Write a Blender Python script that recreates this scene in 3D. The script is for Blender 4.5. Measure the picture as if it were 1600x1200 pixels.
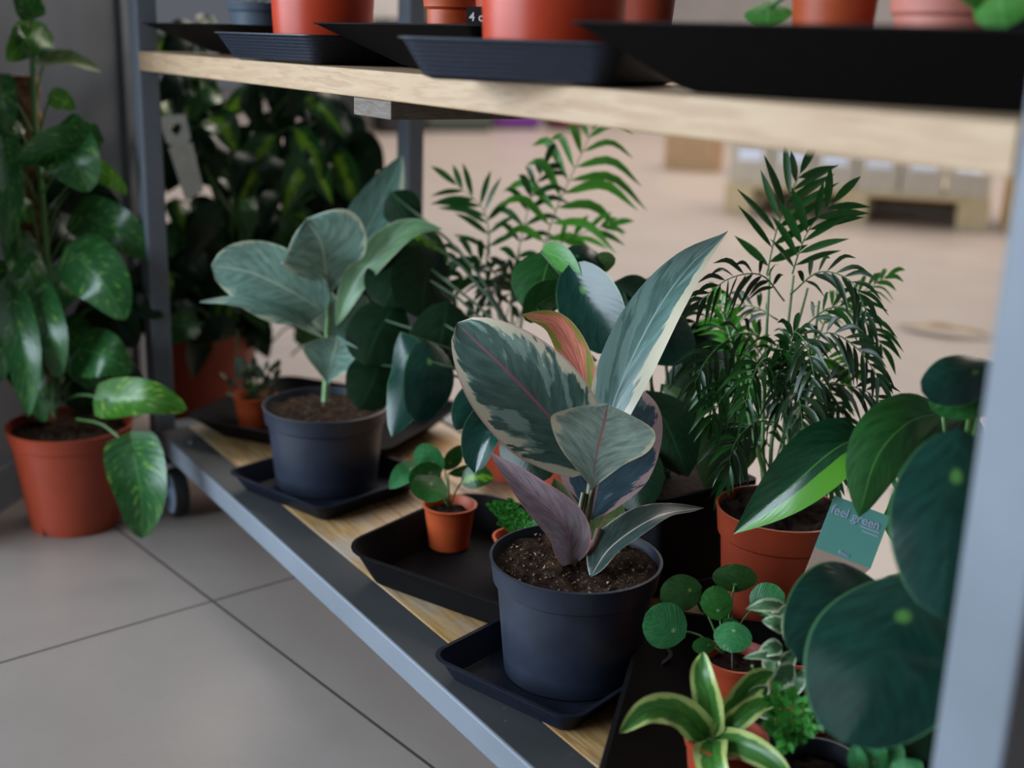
import bpy, math, random
from mathutils import Vector, Matrix, noise
random.seed(7)
S = bpy.context.scene
for o in list(bpy.data.objects): bpy.data.objects.remove(o)
PI = math.pi
# ------------------------------------------------------------------ camera
CAM = Vector((1.8790, -0.5591, 0.7740)); FW = Vector((-0.8047, 0.5281, -0.2712))
RT = Vector((0.5409, 0.8405, 0.0316)); UP = Vector((-0.2446, 0.1213, 0.9620)); FPX = 1892.8
cd = bpy.data.cameras.new('camera'); cam = bpy.data.objects.new('camera', cd); S.collection.objects.link(cam)
m3 = Matrix((RT, UP, -FW)).transposed(); cam.matrix_world = Matrix.Translation(CAM) @ m3.to_4x4()
cd.sensor_width = 36; cd.sensor_fit = 'HORIZONTAL'; cd.lens = FPX / 1600 * 36
cd.clip_start = 0.02; cd.clip_end = 100
cd.dof.use_dof = True; cd.dof.focus_distance = 1.27; cd.dof.aperture_fstop = 2.8; cd.dof.aperture_blades = 0
S.camera = cam
# ------------------------------------------------------------------ light and exposure
S.view_settings.view_transform = 'Standard'; S.view_settings.look = 'None'
S.view_settings.gamma = 1; S.view_settings.use_curve_mapping = False; S.view_settings.exposure = 0.0
w = bpy.data.worlds.new('world'); S.world = w; w.use_nodes = True
w.node_tree.nodes['Background'].inputs[0].default_value = (0.80, 0.86, 1.0, 1); w.node_tree.nodes['Background'].inputs[1].default_value = 0.13
def area(name, loc, target, size, energy, col):
    l = bpy.data.lights.new(name, 'AREA'); l.shape = 'RECTANGLE'; l.size, l.size_y = size; l.energy = energy; l.color = col
    o = bpy.data.objects.new(name, l); S.collection.objects.link(o); o.location = loc
    o.rotation_euler = (Vector(target) - Vector(loc)).to_track_quat('-Z', 'Y').to_euler(); return o
area('window_daylight', (-0.9, -3.8, 1.7), (0.6, 0.2, 0.3), (5.4, 2.4), 480, (0.72, 0.86, 1.0))
area('hall_daylight', (-4.5, 6.0, 5.5), (-3.8, 4.5, 0), (9, 7), 1200, (1.0, 0.89, 0.80))
area('ceiling_daylight', (0.3, -0.6, 3.2), (0.3, 0.0, 0), (2.5, 1.6), 10, (0.85, 0.92, 1.0))

# ------------------------------------------------------------------ helpers
def W(px, py, d):
    return CAM + (FW + RT * ((px - 800) / FPX) - UP * ((py - 600) / FPX)) * d
def onz(px, py, z):
    k = FW + RT * ((px - 800) / FPX) - UP * ((py - 600) / FPX); return CAM + k * ((z - CAM.z) / k.z)
class MB:
    def __init__(s): s.v = []; s.f = []; s.uv = []; s.mi = []
    def add(s, vs, fs, uvs=None, mi=0):
        n = len(s.v); s.v += [Vector(v) for v in vs]; s.f += [tuple(i + n for i in f) for f in fs]
        s.uv += list(uvs) if uvs else [(0.5, 0.5)] * len(vs); s.mi += [mi] * len(fs)
    def box(s, a, b, rot=0, c=None, mi=0):
        x0, y0, z0 = a; x1, y1, z1 = b
        vs = [Vector(p) for p in ((x0,y0,z0),(x1,y0,z0),(x1,y1,z0),(x0,y1,z0),(x0,y0,z1),(x1,y0,z1),(x1,y1,z1),(x0,y1,z1))]
        if rot:
            M = Matrix.Rotation(rot, 3, 'Z'); c = Vector(c) if c else Vector(((x0+x1)/2, (y0+y1)/2, 0)); vs = [M @ (v - c) + c for v in vs]
        s.add(vs, [(0,3,2,1),(4,5,6,7),(0,1,5,4),(1,2,6,5),(2,3,7,6),(3,0,4,7)], mi=mi)
    def lathe(s, prof, c=(0,0,0), n=48, axis=None, skip=None, close=False, mi=0):
        c = Vector(c); q = axis.to_track_quat('Z', 'Y') if axis else None; vs = []; fs = []
        for (r, z) in prof:
            for k in range(n):
                a = 2*PI*k/n; p = Vector((r*math.cos(a), r*math.sin(a), z)); vs.append(c + (q @ p if q else p))
        for i in range(len(prof)-1):
            for k in range(n):
                if skip and skip(i, k): continue
                fs.append((i*n+k, i*n+(k+1)%n, (i+1)*n+(k+1)%n, (i+1)*n+k))
        if close: fs.append(tuple(range(n))[::-1]); fs.append(tuple((len(prof)-1)*n+k for k in range(n)))
        s.add(vs, fs, mi=mi)
    def tube(s, pts, r, n=8, mi=0, up=None):
        pts = [Vector(p) for p in pts]; rs = r if isinstance(r, (list, tuple)) else [r]*len(pts); vs = []; fs = []
        for i, p in enumerate(pts):
            t = (pts[min(i+1, len(pts)-1)] - pts[max(i-1, 0)]).normalized()
            a = t.cross(Vector((0.31, 0.2, 0.93))).normalized(); b = t.cross(a)
            for k in range(n): an = 2*PI*k/n; vs.append(p + (a*math.cos(an) + b*math.sin(an))*rs[i])
        for i in range(len(pts)-1):
            for k in range(n): fs.append((i*n+k, i*n+(k+1)%n, (i+1)*n+(k+1)%n, (i+1)*n+k))
        fs.append(tuple(range(n))[::-1]); fs.append(tuple((len(pts)-1)*n+k for k in range(n)))
        s.add(vs, fs, [(0.5, 0.3)]*len(vs), mi=mi)
    def build(s, name, mat, parent=None, smooth=True, bevel=0, sharp=40):
        me = bpy.data.meshes.new(name); off = PL.get(parent.name) if parent else Vector((0,0,0))
        me.from_pydata([v - off for v in s.v], [], s.f); me.update()
        ul = me.uv_layers.new(name='UVMap')
        for l in me.loops: ul.data[l.index].uv = s.uv[l.vertex_index]
        mats = mat if isinstance(mat, (list, tuple)) else [mat]
        for m in mats: me.materials.append(m)
        for i, p in enumerate(me.polygons): p.use_smooth = smooth; p.material_index = s.mi[i]
        if smooth: me.set_sharp_from_angle(angle=math.radians(sharp))
        o = bpy.data.objects.new(name, me); S.collection.objects.link(o)
        if parent: o.parent = parent; PL[o.name] = off
        if bevel:
            b = o.modifiers.new('bevel', 'BEVEL'); b.width = bevel; b.segments = 2; b.limit_method = 'ANGLE'; b.angle_limit = 0.6
        return o
class _PL(dict):
    def get(s, k, d=None): return s[k] if k in s else (d if d is not None else Vector((0,0,0)))
PL = _PL()
def thing(name, label, cat, loc, group=None):
    o = bpy.data.objects.new(name, None); S.collection.objects.link(o); o.location = loc; o.empty_display_size = 0.03
    o['label'] = label; o['category'] = cat; PL[o.name] = Vector(loc)
    if group: o['group'] = group
    return o
def tag(o, label, cat, group=None):
    o['label'] = label; o['category'] = cat
    if group: o['group'] = group
    return o
def struct(o): o['kind'] = 'structure'; return o
def cat_rom(P, s):
    n = len(P) - 1; x = min(max(s, 0), 1) * n; i = min(int(x), n-1); t = x - i
    p1, p2 = P[i], P[i+1]; p0 = P[i-1] if i > 0 else p1*2 - p2; p3 = P[i+2] if i+2 <= n else p2*2 - p1
    return 0.5*((2*p1) + (p2-p0)*t + (2*p0-5*p1+4*p2-p3)*t*t + (3*p1-p0-3*p2+p3)*t**3)

# ------------------------------------------------------------------ materials
def newmat(name):
    m = bpy.data.materials.new(name); m.use_nodes = True; nt = m.node_tree; b = nt.nodes['Principled BSDF']; return m, nt, b
def N(nt, t, **k):
    n = nt.nodes.new(t)
    for a, v in k.items(): setattr(n, a, v)
    return n
def math_(nt, op, a, b=None, c=None, clamp=False):
    n = N(nt, 'ShaderNodeMath', operation=op, use_clamp=clamp)
    for i, x in enumerate((a, b, c)):
        if x is None: continue
        if isinstance(x, (int, float)): n.inputs[i].default_value = x
        else: nt.links.new(x, n.inputs[i])
    return n.outputs[0]
def mixc(nt, f, a, b):
    n = N(nt, 'ShaderNodeMix', data_type='RGBA')
    if isinstance(f, (int, float)): n.inputs[0].default_value = f
    else: nt.links.new(f, n.inputs[0])
    for i, x in ((6, a), (7, b)):
        if isinstance(x, tuple): n.inputs[i].default_value = (*x, 1)
        else: nt.links.new(x, n.inputs[i])
    return n.outputs[2]
def noise_(nt, scale, vec=None, detail=4, rough=0.55, mscale=None, coord='Object'):
    if vec is None:
        tc = N(nt, 'ShaderNodeTexCoord'); vec = tc.outputs[coord]
    if mscale:
        mp = N(nt, 'ShaderNodeMapping'); mp.inputs['Scale'].default_value = mscale; nt.links.new(vec, mp.inputs[0]); vec = mp.outputs[0]
    n = N(nt, 'ShaderNodeTexNoise'); n.inputs['Scale'].default_value = scale; n.inputs['Detail'].default_value = detail; n.inputs['Roughness'].default_value = rough
    nt.links.new(vec, n.inputs['Vector']); return n.outputs[0]
def ramp(nt, f, stops):
    n = N(nt, 'ShaderNodeValToRGB'); e = n.color_ramp.elements
    while len(e) < len(stops): e.new(0.5)
    for k, (p, c) in enumerate(stops): e[k].position = p; e[k].color = (*c, 1)
    nt.links.new(f, n.inputs[0]); return n.outputs[0]
def bump(nt, b, h, strength=0.3, dist=0.002):
    n = N(nt, 'ShaderNodeBump'); n.inputs['Strength'].default_value = strength; n.inputs['Distance'].default_value = dist
    nt.links.new(h, n.inputs['Height']); nt.links.new(n.outputs[0], b.inputs['Normal'])
def plain(name, col, rough=0.5, metal=0, var=0.15, scale=30, bmp=0.0, spec=0.5, coat=0):
    m, nt, b = newmat(name); n = noise_(nt, scale)
    c = ramp(nt, n, [(0.3, tuple(x*(1-var) for x in col)), (0.7, tuple(min(1, x*(1+var)) for x in col))])
    nt.links.new(c, b.inputs['Base Color']); b.inputs['Roughness'].default_value = rough; b.inputs['Metallic'].default_value = metal
    b.inputs['Specular IOR Level'].default_value = spec; b.inputs['Coat Weight'].default_value = coat
    if bmp: bump(nt, b, n, bmp)
    return m
def leafmat(name, base, rib=None, rough=0.32, var=0.3, edge=None, edge_w=0.72, edge_noise=0.5, patch=None, patch_t=0.55, stripe=None, stripe_n=0.6, trans=0.12, veins=0.25, spec=0.5, seedoff=0.0, asym=0.0, fleck=None, rim=None, rib_w=0.035, radial=False):
    m, nt, b = newmat(name); uv = N(nt, 'ShaderNodeUVMap'); sp = N(nt, 'ShaderNodeSeparateXYZ'); nt.links.new(uv.outputs[0], sp.inputs[0])
    u = math_(nt, 'MULTIPLY_ADD', sp.outputs[0], 2.0, -1.0); a = math_(nt, 'ABSOLUTE', u); v = sp.outputs[1]
    oi = N(nt, 'ShaderNodeObjectInfo'); rnd = oi.outputs['Random']
    along = math_(nt, 'SUBTRACT', v, math_(nt, 'MULTIPLY', a, 0.35))
    cx = N(nt, 'ShaderNodeCombineXYZ'); nt.links.new(u, cx.inputs[0]); nt.links.new(math_(nt, 'MULTIPLY', along, 5.0), cx.inputs[1])
    nt.links.new(math_(nt, 'MULTIPLY_ADD', rnd, 9.0, seedoff), cx.inputs[2])
    n1 = noise_(nt, 1.6, cx.outputs[0], 4, 0.6); n2 = noise_(nt, 3.5, cx.outputs[0], 3)
    col = ramp(nt, n2, [(0.3, tuple(x*(1-var) for x in base)), (0.7, tuple(x*(1+var) for x in base))])
    if patch:
        col = mixc(nt, math_(nt, 'MULTIPLY', math_(nt, 'SUBTRACT', math_(nt, 'MULTIPLY_ADD', a, 0.22, n1), patch_t + 0.13), 18.0, clamp=True), col, patch)
    wave = N(nt, 'ShaderNodeMath', operation='SINE'); nt.links.new(math_(nt, 'MULTIPLY', along, 42.0), wave.inputs[0])
    vn = math_(nt, 'POWER', math_(nt, 'ABSOLUTE', wave.outputs[0]), 0.5)
    if stripe:
        k = math_(nt, 'SUBTRACT', stripe_n*0.5, math_(nt, 'ADD', a, math_(nt, 'MULTIPLY', math_(nt, 'SUBTRACT', n1, 0.5), 1.6)))
        col = mixc(nt, math_(nt, 'MULTIPLY', k, 8.0, clamp=True), col, stripe)
    if fleck:
        col = mixc(nt, math_(nt, 'MULTIPLY', math_(nt, 'SUBTRACT', n2, 0.60), 10.0, clamp=True), col, fleck)
    if edge:
        k = math_(nt, 'ADD', math_(nt, 'ADD', a, math_(nt, 'MULTIPLY', u, asym)), math_(nt, 'MULTIPLY', math_(nt, 'SUBTRACT', n1, 0.5), edge_noise*2))
        k = math_(nt, 'MULTIPLY', math_(nt, 'SUBTRACT', k, edge_w), 22.0, clamp=True)
        col = mixc(nt, k, col, edge)
    if rim: col = mixc(nt, math_(nt, 'MULTIPLY', math_(nt, 'SUBTRACT', a, 0.955), 60.0, clamp=True), col, rim)
    if rib and not radial:
        k = math_(nt, 'MULTIPLY', math_(nt, 'SUBTRACT', rib_w, a), 60.0, clamp=True); col = mixc(nt, k, col, rib)
    if rib and radial:
        dx = math_(nt, 'MULTIPLY', u, 0.8); dy = math_(nt, 'MULTIPLY', math_(nt, 'SUBTRACT', v, 0.3), 1.9)
        rr = math_(nt, 'SQRT', math_(nt, 'ADD', math_(nt, 'MULTIPLY', dx, dx), math_(nt, 'MULTIPLY', dy, dy)))
        k = math_(nt, 'MULTIPLY', math_(nt, 'SUBTRACT', 0.12, rr), 12.0, clamp=True); col = mixc(nt, k, col, rib)
    nt.links.new(col, b.inputs['Base Color']); b.inputs['Roughness'].default_value = rough; b.inputs['Specular IOR Level'].default_value = spec
    bump(nt, b, math_(nt, 'ADD', math_(nt, 'MULTIPLY', vn, 0.35), n2), veins*0.7, 0.001)
    if trans:
        tr = N(nt, 'ShaderNodeBsdfTranslucent'); nt.links.new(col, tr.inputs[0]); mx = N(nt, 'ShaderNodeMixShader'); mx.inputs[0].default_value = trans
        nt.links.new(b.outputs[0], mx.inputs[1]); nt.links.new(tr.outputs[0], mx.inputs[2]); nt.links.new(mx.outputs[0], nt.nodes['Material Output'].inputs[0])
    return m
CREAM = (0.62, 0.56, 0.40)
M = {}
M['ficus'] = leafmat('ficus_variegated_leaf', (0.066, 0.125, 0.102), rib=(0.30, 0.10, 0.13), edge=CREAM, edge_w=0.80, edge_noise=0.75, patch=(0.21, 0.30, 0.255), patch_t=0.50, rough=0.38, rim=(0.60, 0.38, 0.33))
M['ficus_asym'] = leafmat('ficus_half_cream_leaf', (0.11, 0.20, 0.18), rib=(0.34, 0.44, 0.40), edge=CREAM, edge_w=0.74, edge_noise=0.6, patch=(0.20, 0.32, 0.29), patch_t=0.45, rough=0.34, asym=0.34, seedoff=3.0)
M['ficus_under'] = leafmat('ficus_pale_underside', (0.27, 0.345, 0.285), rib=(0.34, 0.16, 0.15), edge=(0.58, 0.52, 0.36), edge_w=0.90, edge_noise=0.35, rough=0.45, seedoff=5.0)
M['ficus_salmon'] = leafmat('ficus_salmon_leaf', (0.70, 0.22, 0.15), rib=(0.5, 0.1, 0.1), patch=(0.26, 0.28, 0.04), patch_t=0.46, rough=0.38, trans=0.25, seedoff=1.4, edge=(0.62, 0.30, 0.22), edge_w=0.93, edge_noise=0.2)
M['ficus_pink'] = leafmat('ficus_pinkish_leaf', (0.27, 0.20, 0.22), rib=(0.5, 0.22, 0.26), rough=0.25, edge=(0.45, 0.20, 0.22), edge_w=0.93, edge_noise=0.15, seedoff=2.2)
M['ficus_pinkedge'] = leafmat('ficus_blue_pink_edged_leaf', (0.055, 0.10, 0.13), rib=(0.3, 0.15, 0.15), edge=(0.55, 0.36, 0.36), edge_w=0.80, edge_noise=0.6, patch=(0.14, 0.2, 0.22), patch_t=0.55, rough=0.3, seedoff=7.0)
M['ficus_olive'] = leafmat('ficus_olive_leaf', (0.10, 0.14, 0.045), rib=(0.3, 0.1, 0.08), edge=(0.5, 0.5, 0.25), edge_w=0.95, edge_noise=0.1)
M['ficus_dark'] = leafmat('ficus_dark_cream_rimmed_leaf', (0.045, 0.075, 0.065), rib=(0.55, 0.42, 0.40), rib_w=0.05, edge=(0.6, 0.5, 0.42), edge_w=0.94, edge_noise=0.12, rough=0.32, patch=(0.09, 0.13, 0.11), patch_t=0.6)
M['tineke'] = leafmat('ficus_grey_green_leaf', (0.20, 0.34, 0.275), rib=(0.46, 0.56, 0.42), edge=(0.58, 0.64, 0.46), edge_w=0.90, edge_noise=0.30, rough=0.36, patch=(0.32, 0.45, 0.38), patch_t=0.58, seedoff=2.0)
M['tineke_asym'] = leafmat('ficus_one_side_cream_leaf', (0.16, 0.32, 0.27), rib=(0.30, 0.45, 0.34), edge=(0.56, 0.62, 0.44), edge_w=0.80, edge_noise=0.5, rough=0.36, asym=0.40, seedoff=4.0)
M['tineke_green'] = leafmat('ficus_fresh_green_leaf', (0.14, 0.27, 0.13), rib=(0.3, 0.45, 0.25), edge=(0.45, 0.52, 0.34), edge_w=0.93, edge_noise=0.1, rough=0.36)
M['pothos'] = leafmat('pothos_leaf', (0.026, 0.125, 0.030), rib=(0.08, 0.24, 0.06), rough=0.26, fleck=(0.22, 0.40, 0.06), veins=0.5)
M['pothos_light'] = leafmat('pothos_leaf_light', (0.055, 0.20, 0.02), rib=(0.2, 0.4, 0.1), rough=0.28, fleck=(0.40, 0.52, 0.10), veins=0.5, trans=0.25)
M['pothos_dull'] = leafmat('pothos_leaf_speckled', (0.10, 0.17, 0.05), rib=(0.2, 0.25, 0.08), rough=0.5, fleck=(0.30, 0.30, 0.12), trans=0.25)
M['brasil'] = leafmat('lime_striped_leaf', (0.018, 0.080, 0.018), rough=0.3, stripe=(0.16, 0.34, 0.02), stripe_n=0.75, trans=0.2, seedoff=3.0)
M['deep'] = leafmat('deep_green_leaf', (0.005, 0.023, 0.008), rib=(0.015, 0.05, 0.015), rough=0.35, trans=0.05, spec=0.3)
M['peperomia'] = leafmat('peperomia_round_leaf', (0.006, 0.036, 0.026), rib=(0.08, 0.22, 0.05), rough=0.20, radial=True, trans=0.05, veins=0.2, rim=(0.05, 0.14, 0.06))
M['peperomia_green'] = leafmat('peperomia_green_leaf', (0.016, 0.085, 0.018), rib=(0.08, 0.2, 0.05), rough=0.28, trans=0.15)
M['peperomia_olive'] = leafmat('peperomia_olive_underside', (0.055, 0.115, 0.030), rib=(0.1, 0.2, 0.06), rough=0.5, trans=0.2)
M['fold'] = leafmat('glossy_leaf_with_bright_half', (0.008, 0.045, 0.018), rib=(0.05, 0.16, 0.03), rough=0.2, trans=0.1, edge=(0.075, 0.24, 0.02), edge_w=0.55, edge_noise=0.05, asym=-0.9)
M['bright'] = leafmat('bright_green_leaf', (0.06, 0.24, 0.035), rib=(0.15, 0.4, 0.1), rough=0.3, trans=0.25)
M['pilea'] = leafmat('pilea_leaf', (0.022, 0.115, 0.018), rib=(0.18, 0.36, 0.12), rough=0.33, radial=True, trans=0.12, veins=0.5)
M['pilea_pale'] = leafmat('pilea_pale_leaf', (0.040, 0.20, 0.065), rib=(0.25, 0.45, 0.2), rough=0.30, radial=True, trans=0.12, veins=0.6)
M['pilea_dark'] = leafmat('pilea_dark_leaf', (0.016, 0.060, 0.010), rib=(0.1, 0.2, 0.06), rough=0.4, radial=True, trans=0.12)
M['dracaena'] = leafmat('yellow_edged_strap_leaf', (0.05, 0.17, 0.025), rib=(0.03, 0.12, 0.02), rib_w=0.08, edge=(0.42, 0.50, 0.16), edge_w=0.62, edge_noise=0.25, rough=0.35, trans=0.15)
M['fig_cream'] = leafmat('cream_edged_small_leaf', (0.07, 0.16, 0.07), edge=(0.50, 0.56, 0.38), edge_w=0.66, edge_noise=0.4, rough=0.45, trans=0.2)
M['palm'] = leafmat('palm_leaflet', (0.014, 0.085, 0.014), rough=0.33, trans=0.15, veins=0.1)
M['palm_bright'] = leafmat('palm_leaflet_young', (0.06, 0.26, 0.025), rough=0.35, trans=0.25, veins=0.1)
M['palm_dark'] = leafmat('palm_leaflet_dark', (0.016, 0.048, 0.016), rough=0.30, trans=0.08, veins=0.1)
M['fern'] = leafmat('fern_leaflet', (0.05, 0.26, 0.035), rough=0.45, trans=0.2, veins=0.1)
M['grey_leaf'] = leafmat('grey_green_small_leaf', (0.06, 0.09, 0.055), rough=0.6, trans=0.1)
M['dry'] = leafmat('dry_leaf', (0.30, 0.20, 0.08), rough=0.7)
M['stem_green'] = plain('green_stem', (0.08, 0.19, 0.05), 0.4)
M['stem_pale'] = plain('pale_green_stem', (0.16, 0.30, 0.10), 0.4)
M['stem_ficus'] = plain('reddish_green_stem', (0.085, 0.075, 0.03), 0.45, var=0.5, scale=60)
M['bark'] = plain('brown_sheath', (0.10, 0.05, 0.03), 0.6)
M['terracotta'] = plain('terracotta_plastic', (0.36, 0.052, 0.020), 0.42, var=0.08, scale=14)
M['terracotta_pink'] = plain('dusty_terracotta_plastic', (0.46, 0.15, 0.11), 0.55, var=0.1)
M['orange_pot'] = plain('orange_terracotta_plastic', (0.44, 0.070, 0.016), 0.5, var=0.15)
M['black_pot'] = plain('blue_black_pot_plastic', (0.018, 0.024, 0.040), 0.46, var=0.25, scale=25)
M['red_pot'] = plain('glossy_red_plastic', (0.46, 0.040, 0.010), 0.35, var=0.06)
M['dark_stem'] = plain('dark_green_petiole', (0.02, 0.06, 0.02), 0.5)
M['grey_pot'] = plain('slate_grey_pot_plastic', (0.10, 0.13, 0.17), 0.5)
def tray_mat(name, col, rough, ribs):
    m, nt, b = newmat(name); b.inputs['Specular IOR Level'].default_value = 0.06 if not ribs else 0.3; n = noise_(nt, 180, detail=5)
    c = ramp(nt, n, [(0.35, tuple(x*0.75 for x in col)), (0.72, col), (0.85, tuple(x*2.2 for x in col))]); nt.links.new(c, b.inputs['Base Color']); b.inputs['Roughness'].default_value = rough
    h = n
    if ribs:
        tc = N(nt, 'ShaderNodeTexCoord'); sp = N(nt, 'ShaderNodeSeparateXYZ'); nt.links.new(tc.outputs['Object'], sp.inputs[0])
        s_ = N(nt, 'ShaderNodeMath', operation='SINE'); nt.links.new(math_(nt, 'MULTIPLY', sp.outputs[2], 1700.0), s_.inputs[0]); h = math_(nt, 'ADD', math_(nt, 'MULTIPLY', s_.outputs[0], 0.6), n)
    bump(nt, b, h, 0.25, 0.001); return m
M['tray'] = tray_mat('black_tray_plastic', (0.008, 0.0078, 0.0085), 0.7, False)
M['tray_blue'] = tray_mat('blue_black_tray_plastic', (0.013, 0.016, 0.026), 0.42, False); M['tray_rib'] = tray_mat('ribbed_blue_black_tray_plastic', (0.017, 0.022, 0.036), 0.42, True)
def soil_mat():
    m, nt, b = newmat('potting_soil'); n = noise_(nt, 90, detail=8, rough=0.75); n2 = noise_(nt, 230, detail=3)
    c = ramp(nt, n, [(0.35, (0.008, 0.004, 0.003)), (0.52, (0.045, 0.022, 0.012)), (0.66, (0.13, 0.075, 0.035)), (0.75, (0.3, 0.2, 0.11))])
    c2 = mixc(nt, math_(nt, 'MULTIPLY', math_(nt, 'SUBTRACT', n2, 0.66), 15.0, clamp=True), c, (0.5, 0.42, 0.3))
    nt.links.new(c2, b.inputs['Base Color']); b.inputs['Roughness'].default_value = 0.9; b.inputs['Specular IOR Level'].default_value = 0.15; bump(nt, b, n, 1.0, 0.008); return m
M['soil'] = soil_mat()
M['soil_dark'] = plain('dark_peat', (0.016, 0.009, 0.007), 0.9, var=0.7, scale=160, bmp=1.0, spec=0.1)
M['crumb'] = plain('pale_soil_crumb', (0.34, 0.26, 0.15), 0.9, var=0.6, scale=120)
M['crumb_dark'] = plain('brown_soil_crumb', (0.07, 0.035, 0.02), 0.9, var=0.6, scale=120)
def paint_mat(name, col, rough, metal):
    m, nt, b = newmat(name); n = noise_(nt, 6, detail=6); n2 = noise_(nt, 90, detail=4)
    c = ramp(nt, n, [(0.3, tuple(x*0.85 for x in col)), (0.7, tuple(x*1.12 for x in col))])
    c = mixc(nt, math_(nt, 'MULTIPLY', math_(nt, 'SUBTRACT', n2, 0.68), 8.0, clamp=True), c, (0.22, 0.20, 0.18))
    nt.links.new(c, b.inputs['Base Color']); b.inputs['Roughness'].default_value = rough; b.inputs['Metallic'].default_value = metal; return m
M['metal'] = paint_mat('grey_painted_steel', (0.16, 0.18, 0.21), 0.5, 0.0)
M['worn'] = paint_mat('worn_dark_steel', (0.040, 0.042, 0.044), 0.6, 0.0)  # dusty worn steel with the beam top's shade put into its colour
M['steel'] = plain('zinc_steel', (0.5, 0.55, 0.65), 0.25, 0.9)
M['rubber'] = plain('dark_rubber', (0.02, 0.02, 0.022), 0.6)
M['wheel_grey'] = plain('grey_wheel_plastic', (0.32, 0.42, 0.55), 0.4)
def wood_mat(name, cols, axis_scale, rough=0.6, dirt=None):
    m, nt, b = newmat(name); n = noise_(nt, 1.0, detail=6, rough=0.6, mscale=axis_scale); n2 = noise_(nt, 1.0, detail=5, mscale=tuple(x*4 for x in axis_scale))
    wv = N(nt, 'ShaderNodeMath', operation='SINE'); nt.links.new(math_(nt, 'MULTIPLY', n, 60.0), wv.inputs[0])
    f = math_(nt, 'ADD', math_(nt, 'MULTIPLY', wv.outputs[0], 0.10), math_(nt, 'MULTIPLY_ADD', n2, 0.6, 0.2))
    c = ramp(nt, f, [(0.25, cols[0]), (0.5, cols[1]), (0.8, cols[2])])
    if dirt: c = mixc(nt, math_(nt, 'MULTIPLY', math_(nt, 'SUBTRACT', noise_(nt, 9, detail=6), 0.50), 3.5, clamp=True), c, dirt)
    nt.links.new(c, b.inputs['Base Color']); b.inputs['Roughness'].default_value = rough; bump(nt, b, f, 0.25, 0.001); return m
M['shelf_wood'] = wood_mat('pale_sawn_pine', ((0.33, 0.20, 0.11), (0.42, 0.28, 0.165), (0.47, 0.34, 0.215)), (3, 20, 30), 0.6)
M['floor_wood'] = wood_mat('weathered_pine', ((0.20, 0.095, 0.025), (0.46, 0.27, 0.10), (0.56, 0.42, 0.26)), (2.0, 26, 26), 0.5, dirt=(0.40, 0.39, 0.36))
M['cleat'] = wood_mat('grey_old_wood', ((0.10, 0.08, 0.065), (0.14, 0.115, 0.09), (0.19, 0.16, 0.14)), (10, 10, 60), 0.8)
M['pallet'] = wood_mat('pallet_wood', ((0.50, 0.34, 0.16), (0.62, 0.46, 0.25), (0.70, 0.56, 0.34)), (6, 6, 20), 0.7)
M['moss'] = plain('coir_pole', (0.20, 0.095, 0.045), 0.95, var=0.6, scale=90, bmp=1.0)
M['card'] = plain('tan_card', (0.50, 0.34, 0.27), 0.7, var=0.05)
M['white_tag'] = plain('white_tag_card', (0.85, 0.85, 0.78), 0.6, var=0.08)
M['white_ink'] = plain('pale_violet_ink', (0.42, 0.47, 0.62), 0.6, var=0.02)
M['letter_white'] = plain('white_ink', (0.8, 0.8, 0.8), 0.6, var=0.02)
M['black_tag'] = plain('black_label', (0.01, 0.01, 0.012), 0.5)
m, nt, b = newmat('teal_card'); b.inputs['Base Color'].default_value = (0.13, 0.36, 0.31, 1); b.inputs['Roughness'].default_value = 0.5
nt.links.new(ramp(nt, noise_(nt, 12), [(0.3, (0.12, 0.34, 0.30)), (0.7, (0.15, 0.39, 0.33))]), b.inputs['Base Color']); M['teal'] = m

# ------------------------------------------------------------------ the room
def floor_mat():
    m, nt, b = newmat('grey_beige_floor_tiles'); tc = N(nt, 'ShaderNodeTexCoord'); sp = N(nt, 'ShaderNodeSeparateXYZ'); nt.links.new(tc.outputs['Object'], sp.inputs[0])
    def line(x, T):
        y = math_(nt, 'ADD', math_(nt, 'DIVIDE', x, T), 0.5); fr = math_(nt, 'SUBTRACT', y, math_(nt, 'FLOOR', y))
        d = math_(nt, 'MULTIPLY', math_(nt, 'ABSOLUTE', math_(nt, 'SUBTRACT', fr, 0.5)), T); return math_(nt, 'LESS_THAN', d, 0.0022)
    g = math_(nt, 'MAXIMUM', line(sp.outputs[0], 1.2), line(sp.outputs[1], 1.2))
    n = noise_(nt, 3, detail=8, rough=0.6); c = ramp(nt, n, [(0.3, (0.265, 0.222, 0.195)), (0.7, (0.315, 0.268, 0.238))])
    c = mixc(nt, math_(nt, 'MULTIPLY', math_(nt, 'SUBTRACT', noise_(nt, 150, detail=2), 0.5), 0.5, clamp=True), c, (0.2, 0.17, 0.15))
    c = mixc(nt, g, c, (0.07, 0.06, 0.055)); nt.links.new(c, b.inputs['Base Color']); b.inputs['Roughness'].default_value = 0.34; b.inputs['Specular IOR Level'].default_value = 0.5
    return m
fb = MB(); fb.add([(-16, -9, 0), (12, -9, 0), (12, 16, 0), (-16, 16, 0)], [(0, 1, 2, 3)])
fo = struct(fb.build('floor', floor_mat(), smooth=False)); fo.location = (0.345, -0.047, 0); fo.rotation_euler.z = 0.136
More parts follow.
